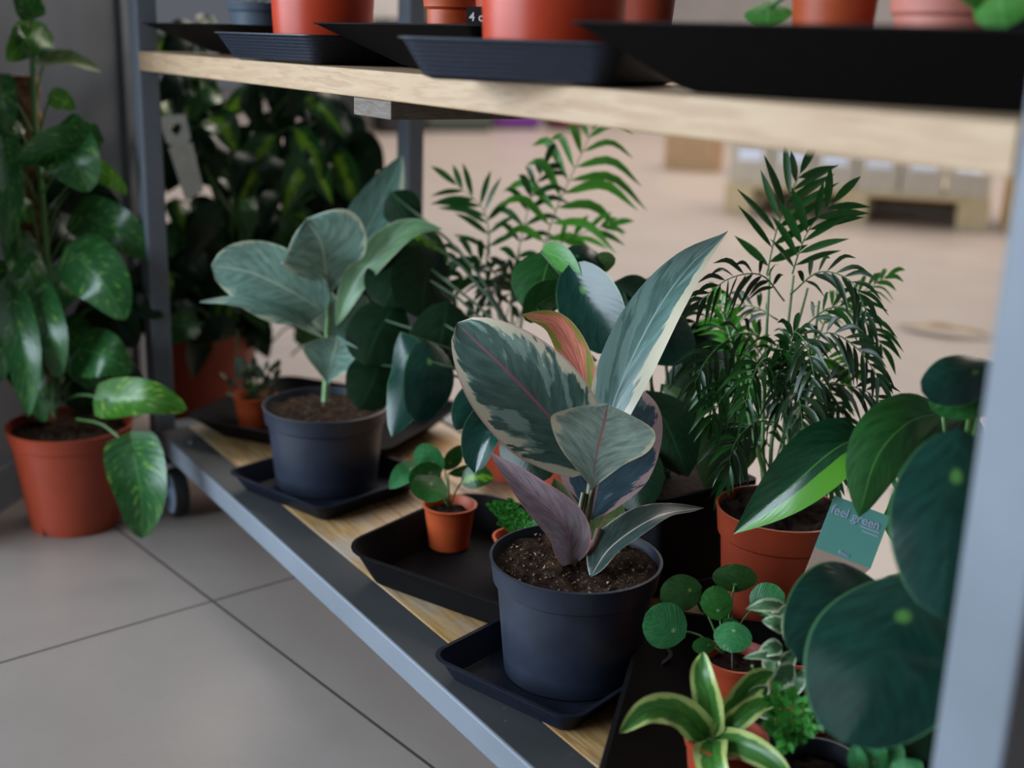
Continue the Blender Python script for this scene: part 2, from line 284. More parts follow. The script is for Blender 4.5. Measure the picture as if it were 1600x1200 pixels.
# concrete pillar wall on the left, with a glossy metal corner trim
A_, B_ = Vector((-0.02, -0.345, 0)), Vector((-0.640, 0.170, 0)); dW = (B_ - A_).normalized(); nW = Vector((-dW.y, dW.x, 0))
if nW.dot(CAM - A_) > 0: nW = -nW
def slab(a, b_, t, z0, z1, off=0):
    mb = MB(); o_ = -nW*off; p = [a+o_, b_+o_, b_+nW*t, a+nW*t]
    mb.add([Vector((q_.x, q_.y, z)) for z in (z0, z1) for q_ in p], [(0,3,2,1),(4,5,6,7),(0,1,5,4),(1,2,6,5),(2,3,7,6),(3,0,4,7)]); return mb
M['concrete'] = plain('blue_grey_plaster', (0.135, 0.155, 0.185), 0.45, var=0.25, scale=4)
M['dark_base'] = plain('dark_skirting', (0.09, 0.09, 0.095), 0.5)
struct(slab(A_, B_, 0.6, 0.0, 3.0).build('wall_left', M['concrete'], smooth=False))
struct(slab(A_, B_ - dW*0.09, 0.0, 0.0, 0.07, 0.008).build('baseboard_left', M['concrete'], smooth=False))
struct(slab(B_ - dW*0.085, B_, 0.02, 0.0, 3.0, 0.010).build('trim_1', M['metal'], smooth=False, bevel=0.004))
struct(slab(B_ + dW*0.002, B_ + dW*0.02, 0.3, 0.0, 3.0, 0.0).build('trim_2', plain('black_gap_trim', (0.01, 0.03, 0.03), 0.5), smooth=False))
wb = MB(); wb.box((-15.5, 11.5, 0), (8, 11.7, 4.5), rot=0.5, c=(-9, 9.5, 0)); struct(wb.build('wall_back', plain('far_wall_paint', (0.40, 0.36, 0.34), 0.7, var=0.1, scale=1), smooth=False))

# ------------------------------------------------------------------ the plant trolley
ZS, ZU = 0.134, 0.743
X0, X1, YB = -0.09, 1.536, 0.50
cart = thing('plant_trolley', 'grey steel plant trolley on castors with two wooden shelves', 'trolley', (0.7, 0.25, 0))
def boxo(name, a, b_, mat, par, bev=0.0015, **k): mb = MB(); mb.box(a, b_, **k); return mb.build(name, mat, par, smooth=False, bevel=bev)
for (x, y) in ((X0, 0.0), (X1-0.045, 0.0), (X0, YB-0.032), (X1-0.045, YB-0.032)):
    boxo('post', (x, y, ZS-0.04), (x+0.045, y+0.032, 1.25), M['metal'], cart, 0.003)
boxo('beam_top_plate', (X0+0.047, 0.0022, ZS-0.0005), (X1-0.047, 0.0515, ZS+0.0008), M['worn'], cart, 0.0004)  # thin plate added on the beam, its darker tone stands in for shade
boxo('front_beam', (X0+0.0455, 0.0005, ZS-0.034), (X1-0.0455, 0.052, ZS-0.0003), M['metal'], cart, 0.003)
boxo('back_beam', (X0+0.0455, YB-0.05, ZS-0.040), (X1-0.0455, YB-0.0005, ZS), M['metal'], cart, 0.003)
boxo('end_beam', (X0+0.0005, 0.0325, ZS-0.040), (X0+0.045, YB-0.0325, ZS), M['metal'], cart, 0.003)
boxo('end_beam', (X1-0.045, 0.0325, ZS-0.040), (X1-0.0005, YB-0.0325, ZS), M['metal'], cart, 0.003)
y = 0.0525
for k, wd in enumerate((0.128, 0.128, 0.138)):
    boxo('lower_shelf_board', (X0+0.046, y, ZS-0.022), (X1-0.046, y+wd-0.001, ZS+0.001 - 0.001*k), M['floor_wood'], cart, 0.002); y += wd
y = 0.0
for k, wd in enumerate((0.20, 0.145, 0.145)):
    boxo('upper_shelf_board', (X0+0.046, y+0.0, ZU-0.028), (X1-0.046, y+wd-0.004, ZU), M['shelf_wood'], cart, 0.0015); y += wd + 0.002
for cx_ in (0.745,):
    boxo('shelf_cleat', (cx_-0.042, 0.004, ZU-0.0465), (cx_+0.042, YB-0.04, ZU-0.0282), M['cleat'], cart, 0.001)
boxo('upper_end_beam', (X0+0.0005, 0.0325, ZU-0.034), (X0+0.044, YB-0.0325, ZU-0.002), M['metal'], cart, 0.002)
boxo('upper_end_beam', (X1-0.044, 0.0325, ZU-0.034), (X1-0.0005, YB-0.0325, ZU-0.002), M['metal'], cart, 0.002)
bp = MB(); bp.lathe([(0.0045, 0), (0.006, 0.0012), (0.003, 0.003), (0.0001, 0.0032)], (0.045, 0.028, ZS), 16); bp.build('beam_bolt', M['steel'], cart)
# castors
def caster(x, y, ang):
    root = MB(); root.box((x-0.035, y-0.03, ZS-0.044), (x+0.035, y+0.03, ZS-0.040)); c_ = root.build('castor', M['steel'], cart, smooth=False, bevel=0.001)
    dx = Vector((math.cos(ang), math.sin(ang), 0)); ax = Vector((-dx.y, dx.x, 0)); hub = Vector((x, y, 0.040)) + dx*0.026
    fk = MB()
    fk.lathe([(0.024, 0), (0.024, 0.010), (0.016, 0.014)], (x, y, ZS-0.058), 24)
    for s_ in (-1, 1):
        o_ = ax*0.0155*s_; t_ = ax*0.0012; p = [Vector((x, y, 0.078)) - dx*0.016 + o_, Vector((x, y, 0.078)) + dx*0.022 + o_, hub + dx*0.010 - Vector((0,0,0.004)) + o_, hub - dx*0.010 - Vector((0,0,0.004)) + o_]
        fk.add([v+t_ for v in p] + [v-t_ for v in p], [(0,1,2,3),(7,6,5,4),(0,4,5,1),(1,5,6,2),(2,6,7,3),(3,7,4,0)])
    fk.box((x-0.018, y-0.018, 0.076), (x+0.018, y+0.018, 0.080)); f_ = fk.build('fork', M['steel'], c_, smooth=True)
    wh = MB(); wh.lathe([(0.0395, -0.011), (0.040, -0.006), (0.040, 0.006), (0.0395, 0.011), (0.030, 0.0125), (0.030, -0.0125), (0.0395, -0.011)], hub, 40, axis=ax); wh.build('tyre', M['rubber'], c_)
    wc = MB(); wc.lathe([(0.0001, -0.0142), (0.009, -0.0142), (0.010, -0.011), (0.024, -0.0095), (0.030, -0.0128), (0.0345, -0.0128), (0.0345, 0.0128), (0.030, 0.0128), (0.024, 0.0095), (0.010, 0.011), (0.009, 0.0142), (0.0001, 0.0142)], hub, 40, axis=ax); wc.build('wheel', M['wheel_grey'], c_)
for (x, y, a) in ((-0.022, 0.012, 0.0), (X1-0.05, 0.035, 0.1), (-0.04, YB-0.04, 0.6), (X1-0.05, YB-0.04, -0.4)): caster(x, y, a)

# ------------------------------------------------------------------ trays
def rrect(hx, hy, r, n=7):
    pts = []
    for (sx, sy, a0) in ((1, 1, 0), (-1, 1, PI/2), (-1, -1, PI), (1, -1, 1.5*PI)):
        for k in range(n): a = a0 + PI/2*k/(n-1); pts.append((sx*(hx-r) + r*math.cos(a), sy*(hy-r) + r*math.sin(a)))
    return pts
def tray(label, c, top, base, h, rot, rad, lip, mat, group, z=0):
    root = (c[0], c[1], z); mb = MB(); hx, hy = top; bx, by = base; R = Matrix.Rotation(rot, 3, 'Z'); t = 0.0022
    def lerp(k, off=0): return (bx + (hx-bx)*k + off, by + (hy-by)*k + off, 0.6*rad + 0.4*rad*k)
    rings = [(lerp(0, -t*2), 0.0), (lerp(0.06, 0), 0.0025), (lerp(1, 0), h-0.002), ((hx+lip, hy+lip, rad+lip), h-0.0015), ((hx+lip, hy+lip, rad+lip), h-0.0), (lerp(1, -t*0.3), h), (lerp(0.06, -t), 0.004), (lerp(0, -t*3), 0.0025)]
    n = 28; vs = []
    for ((a, b_, r), zz) in rings:
        for (x, y) in rrect(a, b_, max(r, 0.004)): p = R @ Vector((x, y, zz)); vs.append(p + Vector(root))
    fs = [(i*n+k, i*n+(k+1)%n, (i+1)*n+(k+1)%n, (i+1)*n+k) for i in range(len(rings)-1) for k in range(n)]
    fs.append(tuple(range(n))[::-1]); fs.append(tuple((len(rings)-1)*n+k for k in range(n))); mb.add(vs, fs)
    return tag(mb.build('plant_tray', mat, None, sharp=35), label, 'tray', group)
G1, G2 = 'black trays on the lower shelf', 'black trays on the upper shelf'
ZL, ZZ = ZS+0.0012, ZU+0.0004
tray('small square black tray under the large pink variegated rubber plant, bottom centre', (0.956, 0.111), (0.091, 0.091), (0.077, 0.078), 0.028, math.radians(17), 0.020, 0.004, M['tray_blue'], G1, ZL)
tray('small square black tray under the grey-green rubber plant on the left', (0.345, 0.135), (0.104, 0.104), (0.088, 0.088), 0.029, math.radians(17), 0.020, 0.004, M['tray_blue'], G1, ZL)
tray('wide shallow black tray holding the little orange pot in the middle of the lower shelf', (0.728, 0.190), (0.152, 0.128), (0.128, 0.106), 0.045, math.radians(22), 0.045, 0.004, M['tray'], G1, ZL)
tray('wide black tray at the left end of the lower shelf with a tiny orange pot', (0.095, 0.245), (0.185, 0.145), (0.145, 0.105), 0.040, math.radians(34), 0.035, 0.004, M['tray'], G1, ZL)
tray('wide black tray bottom right under the round-leaved and yellow-edged seedlings', (1.232, 0.222), (0.205, 0.190), (0.165, 0.135), 0.047, math.radians(-46), 0.035, 0.004, M['tray'], G1, ZL)
tray('small black tray with rounded corner under the palm pot', (0.985, 0.405), (0.085, 0.078), (0.072, 0.066), 0.028, math.radians(-8), 0.025, 0.003, M['tray'], G1, ZL)
tray('wide flared black tray at the left end of the upper shelf', (0.130, 0.208), (0.170, 0.205), (0.100, 0.115), 0.042, 0.0, 0.03, 0.004, M['tray'], G2, ZZ)
tray('small ribbed blue-black tray under the red pot on the left of the upper shelf', (0.475, 0.085), (0.120, 0.100), (0.103, 0.083), 0.032, math.radians(6), 0.02, 0.004, M['tray_rib'], G2, ZZ)
tray('wide flared black tray in the middle of the upper shelf', (0.760, 0.235), (0.185, 0.225), (0.105, 0.150), 0.044, math.radians(0), 0.03, 0.004, M['tray'], G2, ZZ+0.001)
tray('small ribbed blue-black tray under the large red pot on the upper shelf', (1.012, 0.040), (0.098, 0.096), (0.082, 0.080), 0.033, math.radians(30), 0.022, 0.004, M['tray_rib'], G2, ZZ)
tray('wide flared black tray at the right end of the upper shelf', (1.285, 0.235), (0.205, 0.235), (0.145, 0.170), 0.047, math.radians(10), 0.03, 0.004, M['tray'], G2, ZZ)

# ------------------------------------------------------------------ pots and soil
def pot_mesh(c, rb, rt, h, lip=0.004, liph=0.2, notch=None, n=56):
    mb = MB(); t = 0.0018; rl = rb + (rt-lip-rb)*(1-liph)
    prof = [(rb-0.006, 0.003), (rb-0.003, 0), (rb, 0.001), (rb+0.001, 0.012), (rl, h*(1-liph)), (rl+lip*0.9, h*(1-liph)+0.003), (rt, h-0.003), (rt+0.0012, h), (rt-t, h+0.0004), (rt-t-0.001, h-0.004), (rl-t, h*(1-liph)), (rb-t, 0.004), (0.0001, 0.004)]
    sk = (lambda i, k: i in (2,) and any(abs(((k - m_ + n//2) % n) - n//2) <= 1 for m_ in notch)) if notch else None
    mb.lathe(prof, c, n, skip=sk); return mb
def soil_mesh(c, r, z, amp=0.004, n=40, seed=0):
    mb = MB(); vs = [Vector((c[0], c[1], z+amp))]; rings = 12
    for i in range(1, rings+1):
        for k in range(n):
            a = 2*PI*k/n; rr = r*i/rings; p = Vector((c[0]+rr*math.cos(a), c[1]+rr*math.sin(a), z)); p.z += amp*(noise.noise(p*55 + Vector((seed, 0, 0)))*1.2 + noise.noise(p*140)*0.8) + amp*0.5*(1-i/rings); vs.append(p)
    fs = [(0, 1+k, 1+(k+1)%n) for k in range(n)] + [(1+(i-1)*n+k, 1+i*n+k, 1+i*n+(k+1)%n, 1+(i-1)*n+(k+1)%n) for i in range(1, rings) for k in range(n)]
    mb.add(vs, fs); return mb
def pot(root, c, rb, rt, h, mat, soil='soil_dark', drop=0.012, amp=0.004, **k):
    p = pot_mesh(c, rb, rt, h, **k).build('pot', mat, root, sharp=30)
    s_ = soil_mesh(c, rt-0.0042-drop*0.1, c[2]+h-drop, amp).build('soil', M[soil], root, sharp=180); return p, s_
# ------------------------------------------------------------------ leaves
def prof_w(kind, s):
    if kind == 'elliptic': return max(0.0, math.sin(PI*min(1, s)**0.95))**0.75
    if kind == 'broad': return max(0.0, math.sin(PI*min(1, s)**0.92))**0.55
    if kind == 'obovate': return max(0.0, math.sin(PI*s**1.55))**0.72
    if kind == 'ovate': return max(0.0, math.sin(PI*s**0.72))**0.85
    if kind == 'lance': return max(0.0, math.sin(PI*s**0.8))**0.95
    if kind == 'strap': return min(1.0, s*6+0.35)*max(0.0, 1-s**3.5)**0.8
    if kind in ('heart', 'round'):
        e = 0.52 if kind == 'heart' else 0.5
        return max(0.0, math.sin(PI*s**e if kind == 'heart' else PI*s))**(0.58 if kind == 'heart' else 0.5)
    return 1
def leaf_mb(mb, P, width, kind='elliptic', phi=0, fold=0.15, wave=0.0, lobe=0.0, nu=14, nv=8, curl=0.0, ref=None, skew=0.0, mi=0):
    P = [Vector(p) for p in P]; mid = cat_rom(P, 0.5); ref_ = ref if ref is not None else (CAM - mid).normalized()
    ph0, ph1 = (phi if isinstance(phi, tuple) else (phi, phi)); seed = mid.x*37 + mid.z*91; L = (P[-1]-P[0]).length; vs = []; uv = []
    for i in range(nu+1):
        s = i/nu; c = cat_rom(P, s); t = (cat_rom(P, min(1, s+0.02)) - cat_rom(P, max(0, s-0.02))).normalized()
        n = (ref_ - t*ref_.dot(t)).normalized(); n = Matrix.Rotation(math.radians(ph0+(ph1-ph0)*s), 3, t) @ n; side = t.cross(n)
        hw = max(prof_w(kind, s), 0.012)*width/2
        for j in range(nv+1):
            q = 2*j/nv - 1; aq = abs(q); lift = fold*hw*aq**1.4*1.0 - curl*hw*aq**3
            wv = wave*width*math.sin(s*17 + q*2.2 + seed)*aq**2*0.35 + wave*width*0.3*noise.noise(Vector((s*3, q*1.5, seed)))
            back = -lobe*L*(aq**1.2)*(1-s)**2.2
            p = c + side*(q*hw*math.sqrt(max(0.05, 1-min(0.9, fold)**2*0.6)) + skew*hw*s) + n*(lift + wv) + t*back; vs.append(p); uv.append((j/nv, s))
    w_ = nv+1; fs = [(i*w_+j, i*w_+j+1, (i+1)*w_+j+1, (i+1)*w_+j) for i in range(nu) for j in range(nv)]
    mb.add(vs, fs, uv, mi); return mb
def leaf(root, pts, width, mat, stem_from=None, sr=0.0016, smat=None, name='leaf', label=None, **k):
    """pts: (px, py, distance) triples or world points"""
    P = [W(*p) if not isinstance(p, Vector) else p for p in pts]
    mb = MB(); leaf_mb(mb, P, width, **k); mats = [M[mat]]
    if stem_from is not None:
        a = W(*stem_from) if not isinstance(stem_from, Vector) else stem_from; tgt = P[0]
        if k.get('kind') == 'round': tgt = cat_rom(P, 0.3) - (CAM-P[0]).normalized()*0.002
        mid = (a+tgt)/2 + Vector((0, 0, 0.12*(tgt-a).length)); mb.tube([cat_rom([a, mid, tgt], x/6) for x in range(7)], sr, 6, mi=1); mats.append(smat or M['stem_green'])
    o = mb.build(name, mats, root, sharp=180)
    if label: o['label'] = label
    return o
def stem(root, pts, r, mat, name='stem'):
    P = [W(*p) if not isinstance(p, Vector) else p for p in pts]; mb = MB(); n = 14
    rs = [r[0]+(r[1]-r[0])*i/n for i in range(n+1)] if isinstance(r, tuple) else r
    mb.tube([cat_rom(P, i/n) for i in range(n+1)], rs if isinstance(rs, list) else [rs]*(n+1), 10); return mb.build(name, mat, root)
def frond(root, pts, n, ll, lw, mat, ang=55, droop=0.25, start=0.25, rr=0.0012, taper=0.5, seed=0, smat=None, name='frond', lref=None, jit=0.15, tipl=True):
    P = [W(*p) if not isinstance(p, Vector) else p for p in pts]; mb = MB(); rnd = random.Random(seed+int(P[-1].x*1e4))
    mb.tube([cat_rom(P, i/14) for i in range(15)], [rr*(1-0.6*i/14) for i in range(15)], 6, mi=1)
    for i in range(n):
        s = start + (1-start)*(i+0.5)/n
        c = cat_rom(P, s); t = (cat_rom(P, min(1, s+0.03)) - cat_rom(P, s-0.03)).normalized(); ref = (lref if lref is not None else (CAM-c).normalized()); nn = (ref - t*ref.dot(t)).normalized(); side = t.cross(nn)
        for sg in (-1, 1):
            cc = c + t*(0.004*sg*rnd.random()); L = ll*(1 - taper*abs(2*(i+0.5)/n-0.9)**1.6)*(1+rnd.uniform(-jit, jit)); a = math.radians(ang*(1-0.45*(i/n)) + rnd.uniform(-8, 8))
            d = (t*math.cos(a) + side*sg*math.sin(a) + nn*rnd.uniform(-0.25, 0.3)).normalized()
            p1 = cc + d*L*0.5; p2 = cc + d*L*0.95 + Vector((0, 0, -droop*L))
            leaf_mb(mb, [cc, p1, p2], lw*(1+rnd.uniform(-0.2, 0.2)), 'lance', phi=rnd.uniform(-35, 35), fold=0.25, nu=7, nv=2, ref=nn)
    if tipl:
        t = (P[-1]-cat_rom(P, 0.94)).normalized(); leaf_mb(mb, [P[-1], P[-1]+t*ll*0.4, P[-1]+t*ll*0.7+Vector((0, 0, -droop*ll*0.5))], lw, 'lance', nu=7, nv=2)
    return mb.build(name, [M[mat], smat or M['stem_green']], root, sharp=180)
V = Vector
# ================================================================== main rubber plant (centre)
pb = (0.951, 0.136, ZL+0.003)
F1 = thing('potted_rubber_plant', 'pink and cream variegated rubber plant in a black pot at the front centre', 'potted plant', pb)
pot(F1, pb, 0.071, 0.0885, 0.127, M['black_pot'], soil='soil', drop=0.009, amp=0.006, lip=0.005, liph=0.22)
cr = MB(); cr2 = MB(); rn = random.Random(3)
for k in range(420):
    a = rn.uniform(0, 2*PI); r = 0.080*math.sqrt(rn.random()); s_ = rn.uniform(0.0008, 0.0030)
    p = V((pb[0]+r*math.cos(a), pb[1]+r*math.sin(a), pb[2]+0.1185+rn.uniform(0, 0.003))); m_ = cr if rn.random() < 0.30 else cr2
    vs = [p+V((rn.uniform(-1, 1), rn.uniform(-1, 1), rn.uniform(-0.7, 0.7))).normalized()*s_ for _ in range(6)]
    m_.add(vs, [(0,1,2),(0,2,3),(0,3,4),(1,2,5),(2,3,5),(3,4,5),(0,4,1),(1,4,5)])
cr.build('pale_crumb_scatter', M['crumb'], F1, smooth=False)['kind'] = 'stuff'; cr2.build('brown_crumb_scatter', M['crumb_dark'], F1, smooth=False)['kind'] = 'stuff'
stem(F1, [(903, 905, 1.265), (908, 850, 1.265), (922, 770, 1.27), (932, 690, 1.275), (938, 645, 1.275)], (0.0062, 0.0034), M['stem_ficus'])
stem(F1, [(893, 880, 1.25), (900, 830, 1.26), (912, 770, 1.265)], (0.0035, 0.003), M['stem_ficus'], 'side_stem')
leaf(F1, [(924, 735, 1.275), (862, 655, 1.235), (790, 578, 1.205), (714, 505, 1.20)], 0.108, 'ficus', stem_from=(930, 760, 1.275), sr=0.0022, smat=M['stem_ficus'], kind='broad', phi=-8, fold=0.22, wave=0.05, nu=26, nv=12, label='broad variegated leaf pointing left')
leaf(F1, [(926, 720, 1.29), (921, 640, 1.30), (900, 560, 1.305), (868, 505, 1.30), (816, 491, 1.29)], 0.036, 'ficus_salmon', kind='elliptic', phi=(10, -15), fold=0.3, wave=0.05, nu=22, nv=8, label='salmon pink young leaf')
leaf(F1, [(938, 720, 1.28), (962, 620, 1.28), (1018, 500, 1.29), (1075, 418, 1.31), (1137, 361, 1.335)], 0.064, 'ficus_asym', stem_from=(932, 750, 1.275), sr=0.0022, smat=M['stem_ficus'], kind='lance', phi=(-18, -26), fold=0.25, wave=0.04, nu=26, nv=10, label='tall narrow leaf with cream right side')
leaf(F1, [(926, 765, 1.262), (932, 710, 1.225), (944, 660, 1.19), (950, 632, 1.165)], 0.105, 'ficus_under', stem_from=(918, 800, 1.268), sr=0.0022, smat=M['stem_ficus'], kind='obovate', phi=2, fold=0.12, wave=0.02, nu=22, nv=12, label='front leaf showing pale underside')
leaf(F1, [(924, 812, 1.275), (938, 740, 1.30), (968, 640, 1.315), (978, 592, 1.315)], 0.108, 'ficus_pinkedge', kind='elliptic', phi=4, fold=0.25, wave=0.03, nu=22, nv=12, label='blue-green leaf with pink edge')
leaf(F1, [(890, 884, 1.245), (884, 825, 1.22), (832, 768, 1.205), (766, 706, 1.20)], 0.048, 'ficus_pink', kind='ovate', phi=(18, -15), fold=0.55, wave=0.06, nu=22, nv=8, label='pinkish grey leaf curling to the left')
leaf(F1, [(903, 862, 1.285), (884, 810, 1.30), (866, 747, 1.31)], 0.040, 'ficus_olive', kind='elliptic', phi=25, fold=0.3, nu=16)
leaf(F1, [(916, 862, 1.29), (942, 815, 1.30), (965, 775, 1.31)], 0.050, 'ficus_olive', kind='elliptic', phi=-5, fold=0.3, nu=16)
leaf(F1, [(922, 902, 1.225), (958, 852, 1.235), (1030, 806, 1.26), (1100, 794, 1.29)], 0.046, 'ficus_dark', kind='lance', phi=(-38, -60), fold=0.35, wave=0.05, nu=24, nv=8, label='dark leaf with cream rim, lower right')
stem(F1, [(898, 882, 1.245), (905, 868, 1.24), (925, 858, 1.24), (937, 828, 1.25)], (0.003, 0.0045), M['bark'], 'dry_sheath')
# ================================================================== second rubber plant
pa = (0.318, 0.142, ZL+0.003)
F2 = thing('potted_rubber_plant', 'grey-green rubber plant with pale edges in a black pot, left of centre', 'potted plant', pa)
pot(F2, pa, 0.074, 0.0905, 0.120, M['black_pot'], soil='soil', drop=0.008, amp=0.006, lip=0.005, liph=0.22)
stem(F2, [(507, 645, 1.80), (510, 590, 1.80), (512, 520, 1.80), (514, 455, 1.80)], (0.0058, 0.0038), M['stem_pale'])
leaf(F2, [(508, 488, 1.79), (455, 455, 1.76), (390, 425, 1.74), (330, 415, 1.73)], 0.110, 'tineke', kind='broad', phi=-10, fold=0.2, wave=0.03, nu=22, nv=10, label='broad pale leaf pointing left')
leaf(F2, [(506, 528, 1.79), (450, 492, 1.75), (385, 474, 1.73), (312, 472, 1.72)], 0.060, 'tineke', kind='lance', phi=62, fold=0.2, wave=0.04, nu=20)
leaf(F2, [(513, 460, 1.795), (508, 415, 1.75), (500, 375, 1.715), (478, 343, 1.70)], 0.130, 'tineke', kind='obovate', phi=5, fold=0.22, wave=0.10, nu=24, nv=12, label='front leaf with curled top edge')
leaf(F2, [(528, 440, 1.83), (560, 385, 1.84), (598, 310, 1.86), (629, 241, 1.88)], 0.088, 'tineke_asym', kind='ovate', phi=5, fold=0.15, wave=0.02, nu=22, nv=10, label='upright leaf with cream right margin')
leaf(F2, [(524, 510, 1.785), (556, 440, 1.765), (608, 380, 1.755), (650, 357, 1.75), (692, 358, 1.75)], 0.048, 'tineke_green', kind='lance', phi=(-20, -35), fold=0.3, wave=0.02, nu=24, nv=8, label='arching narrow green leaf')
leaf(F2, [(511, 600, 1.785), (517, 565, 1.75), (524, 543, 1.725), (527, 524, 1.71)], 0.096, 'tineke', kind='obovate', phi=-4, fold=0.32, nu=18, nv=10, label='small lowest leaf')
leaf(F2, [(516, 540, 1.82), (545, 500, 1.83), (572, 462, 1.85)], 0.075, 'tineke_asym', kind='elliptic', phi=10, fold=0.2)
leaf(F2, [(508, 520, 1.82), (500, 480, 1.84), (490, 440, 1.85)], 0.06, 'tineke', kind='elliptic', phi=20, fold=0.2)

# ================================================================== parlour palm (right)
pp = (0.962, 0.418, ZL+0.003)
P1 = thing('potted_palm', 'small feathery parlour palm in a terracotta pot on the right', 'potted plant', pp)
pot(P1, pp, 0.058, 0.0735, 0.132, M['terracotta'], soil='soil_dark', drop=0.006, amp=0.010, lip=0.004, liph=0.26)
D = 1.44
for pts in ([(1200,775,D),(1192,700,D),(1196,560,D),(1203,420,D+.01)], [(1208,778,D),(1205,700,D),(1225,560,D),(1240,430,D)], [(1222,772,D),(1224,690,D+.02),(1235,560,D+.02),(1262,450,D+.02)], [(1205,776,D-.01),(1180,690,D-.02),(1150,560,D-.02),(1130,490,D-.02)], [(1215,770,D+.02),(1240,680,D+.03),(1268,560,D+.03),(1280,470,D+.03)], [(1228,770,D-.01),(1236,700,D-.03),(1262,600,D-.05)], [(1195,772,D),(1188,700,D+.03),(1180,600,D+.05)], [(1220,775,D-.02),(1232,700,D-.02),(1222,620,D-.02)]):
    stem(P1, pts, (0.0030, 0.0014), M['stem_pale'])
frond(P1, [(1198,430,D),(1212,365,D),(1228,318,D),(1250,272,D+.01)], 7, 0.080, 0.0105, 'palm', ang=58, droop=0.02, start=0.02, taper=0.35)
frond(P1, [(1238,428,D-.02),(1250,390,D-.02),(1268,352,D-.03),(1300,318,D-.03)], 6, 0.070, 0.0100, 'palm', ang=52, droop=0.08, start=0.0, taper=0.3, seed=3)
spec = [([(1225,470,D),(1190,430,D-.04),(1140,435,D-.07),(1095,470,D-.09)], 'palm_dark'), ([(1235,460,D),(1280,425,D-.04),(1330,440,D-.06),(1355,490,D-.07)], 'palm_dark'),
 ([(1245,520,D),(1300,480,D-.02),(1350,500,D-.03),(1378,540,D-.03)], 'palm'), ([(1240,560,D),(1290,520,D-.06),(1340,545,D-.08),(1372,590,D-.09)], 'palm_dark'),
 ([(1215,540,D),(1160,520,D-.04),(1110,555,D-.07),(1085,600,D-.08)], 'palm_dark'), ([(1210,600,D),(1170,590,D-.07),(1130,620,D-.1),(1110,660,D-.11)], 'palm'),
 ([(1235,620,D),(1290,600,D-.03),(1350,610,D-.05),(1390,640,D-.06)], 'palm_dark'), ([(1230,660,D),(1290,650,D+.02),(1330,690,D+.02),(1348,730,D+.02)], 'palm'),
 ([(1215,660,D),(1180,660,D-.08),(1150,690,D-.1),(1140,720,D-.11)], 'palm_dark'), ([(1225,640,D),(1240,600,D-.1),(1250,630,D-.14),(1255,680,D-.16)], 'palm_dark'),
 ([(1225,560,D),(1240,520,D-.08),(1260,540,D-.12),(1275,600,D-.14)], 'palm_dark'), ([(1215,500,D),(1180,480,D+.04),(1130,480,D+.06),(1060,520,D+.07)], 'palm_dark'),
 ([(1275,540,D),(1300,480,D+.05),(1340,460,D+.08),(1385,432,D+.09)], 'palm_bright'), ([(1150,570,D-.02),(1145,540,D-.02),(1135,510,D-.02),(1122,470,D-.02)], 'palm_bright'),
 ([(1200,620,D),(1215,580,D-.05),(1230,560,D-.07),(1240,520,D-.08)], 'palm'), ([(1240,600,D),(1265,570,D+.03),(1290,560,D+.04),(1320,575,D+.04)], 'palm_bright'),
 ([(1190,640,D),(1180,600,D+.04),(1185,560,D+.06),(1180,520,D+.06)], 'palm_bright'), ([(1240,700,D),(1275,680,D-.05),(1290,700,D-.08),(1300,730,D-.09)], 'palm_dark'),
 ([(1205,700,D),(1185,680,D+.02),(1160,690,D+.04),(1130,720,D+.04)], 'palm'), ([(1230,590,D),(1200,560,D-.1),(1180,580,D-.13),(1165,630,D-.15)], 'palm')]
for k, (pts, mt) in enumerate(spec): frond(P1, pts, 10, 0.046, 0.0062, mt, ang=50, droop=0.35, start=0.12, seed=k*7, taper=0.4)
leaf(P1, [(1165,660,D-.02),(1155,590,D-.02),(1140,530,D-.02),(1112,475,D-.02)], 0.012, 'palm_bright', kind='lance', phi=20)
leaf(P1, [(1172,660,D-.01),(1168,590,D-.01),(1155,520,D-.01),(1138,470,D-.01)], 0.016, 'palm_bright', kind='lance', phi=-20)

rn = random.Random(5)
for k in range(14):
    x0 = rn.uniform(1190, 1250); y0 = rn.uniform(520, 720); a = rn.uniform(-.9, 3.6); rr_ = rn.uniform(60, 110); x1 = x0 + rr_*math.cos(a); y1 = y0 - rr_*.5*math.sin(a) + 20; dd = 1.44 + rn.uniform(-.08, .07)
    frond(P1, [(x0, y0+30, 1.44), ((x0*2+x1)/3, min(y0, y1)-18, (1.44+dd)/2), ((x0+2*x1)/3, min(y0, y1)-14, dd), (x1, y1+18, dd)], 9, 0.040, 0.0060, rn.choice(['palm', 'palm_dark', 'palm']), ang=50, droop=0.4, start=0.15, seed=200+k, taper=0.4)

# ================================================================== thin palm behind
pq = (0.42, 0.40, ZL+0.003)
P2 = thing('potted_palm', 'thin blurred palm arching up behind the leaves in the middle, left of the parlour palm', 'potted plant', pq)
pot(P2, pq, 0.040, 0.052, 0.085, M['terracotta'], lip=0.003)
D = 1.84
for pts in ([(790,620,D),(800,520,D),(800,440,D),(812,390,D)], [(800,620,D),(815,500,D),(840,420,D),(860,370,D)], [(785,620,D),(770,520,D),(760,430,D),(765,360,D)], [(795,620,D),(790,540,D-.05),(775,480,D-.08)]): stem(P2, pts, (0.003, 0.0012), M['stem_green'])
frond(P2, [(845,400,D),(868,330,D),(895,270,D),(925,205,D)], 8, 0.125, 0.014, 'palm_bright', ang=72, droop=0.42, start=0.05, taper=0.35, seed=5)
frond(P2, [(765,400,D),(762,350,D),(750,320,D),(715,290,D)], 7, 0.075, 0.010, 'palm', ang=62, droop=0.10, start=0.0, taper=0.3, seed=6)
frond(P2, [(800,440,D),(815,370,D),(830,310,D),(850,260,D)], 7, 0.07, 0.011, 'palm', ang=60, droop=0.3, start=0.1, seed=9)
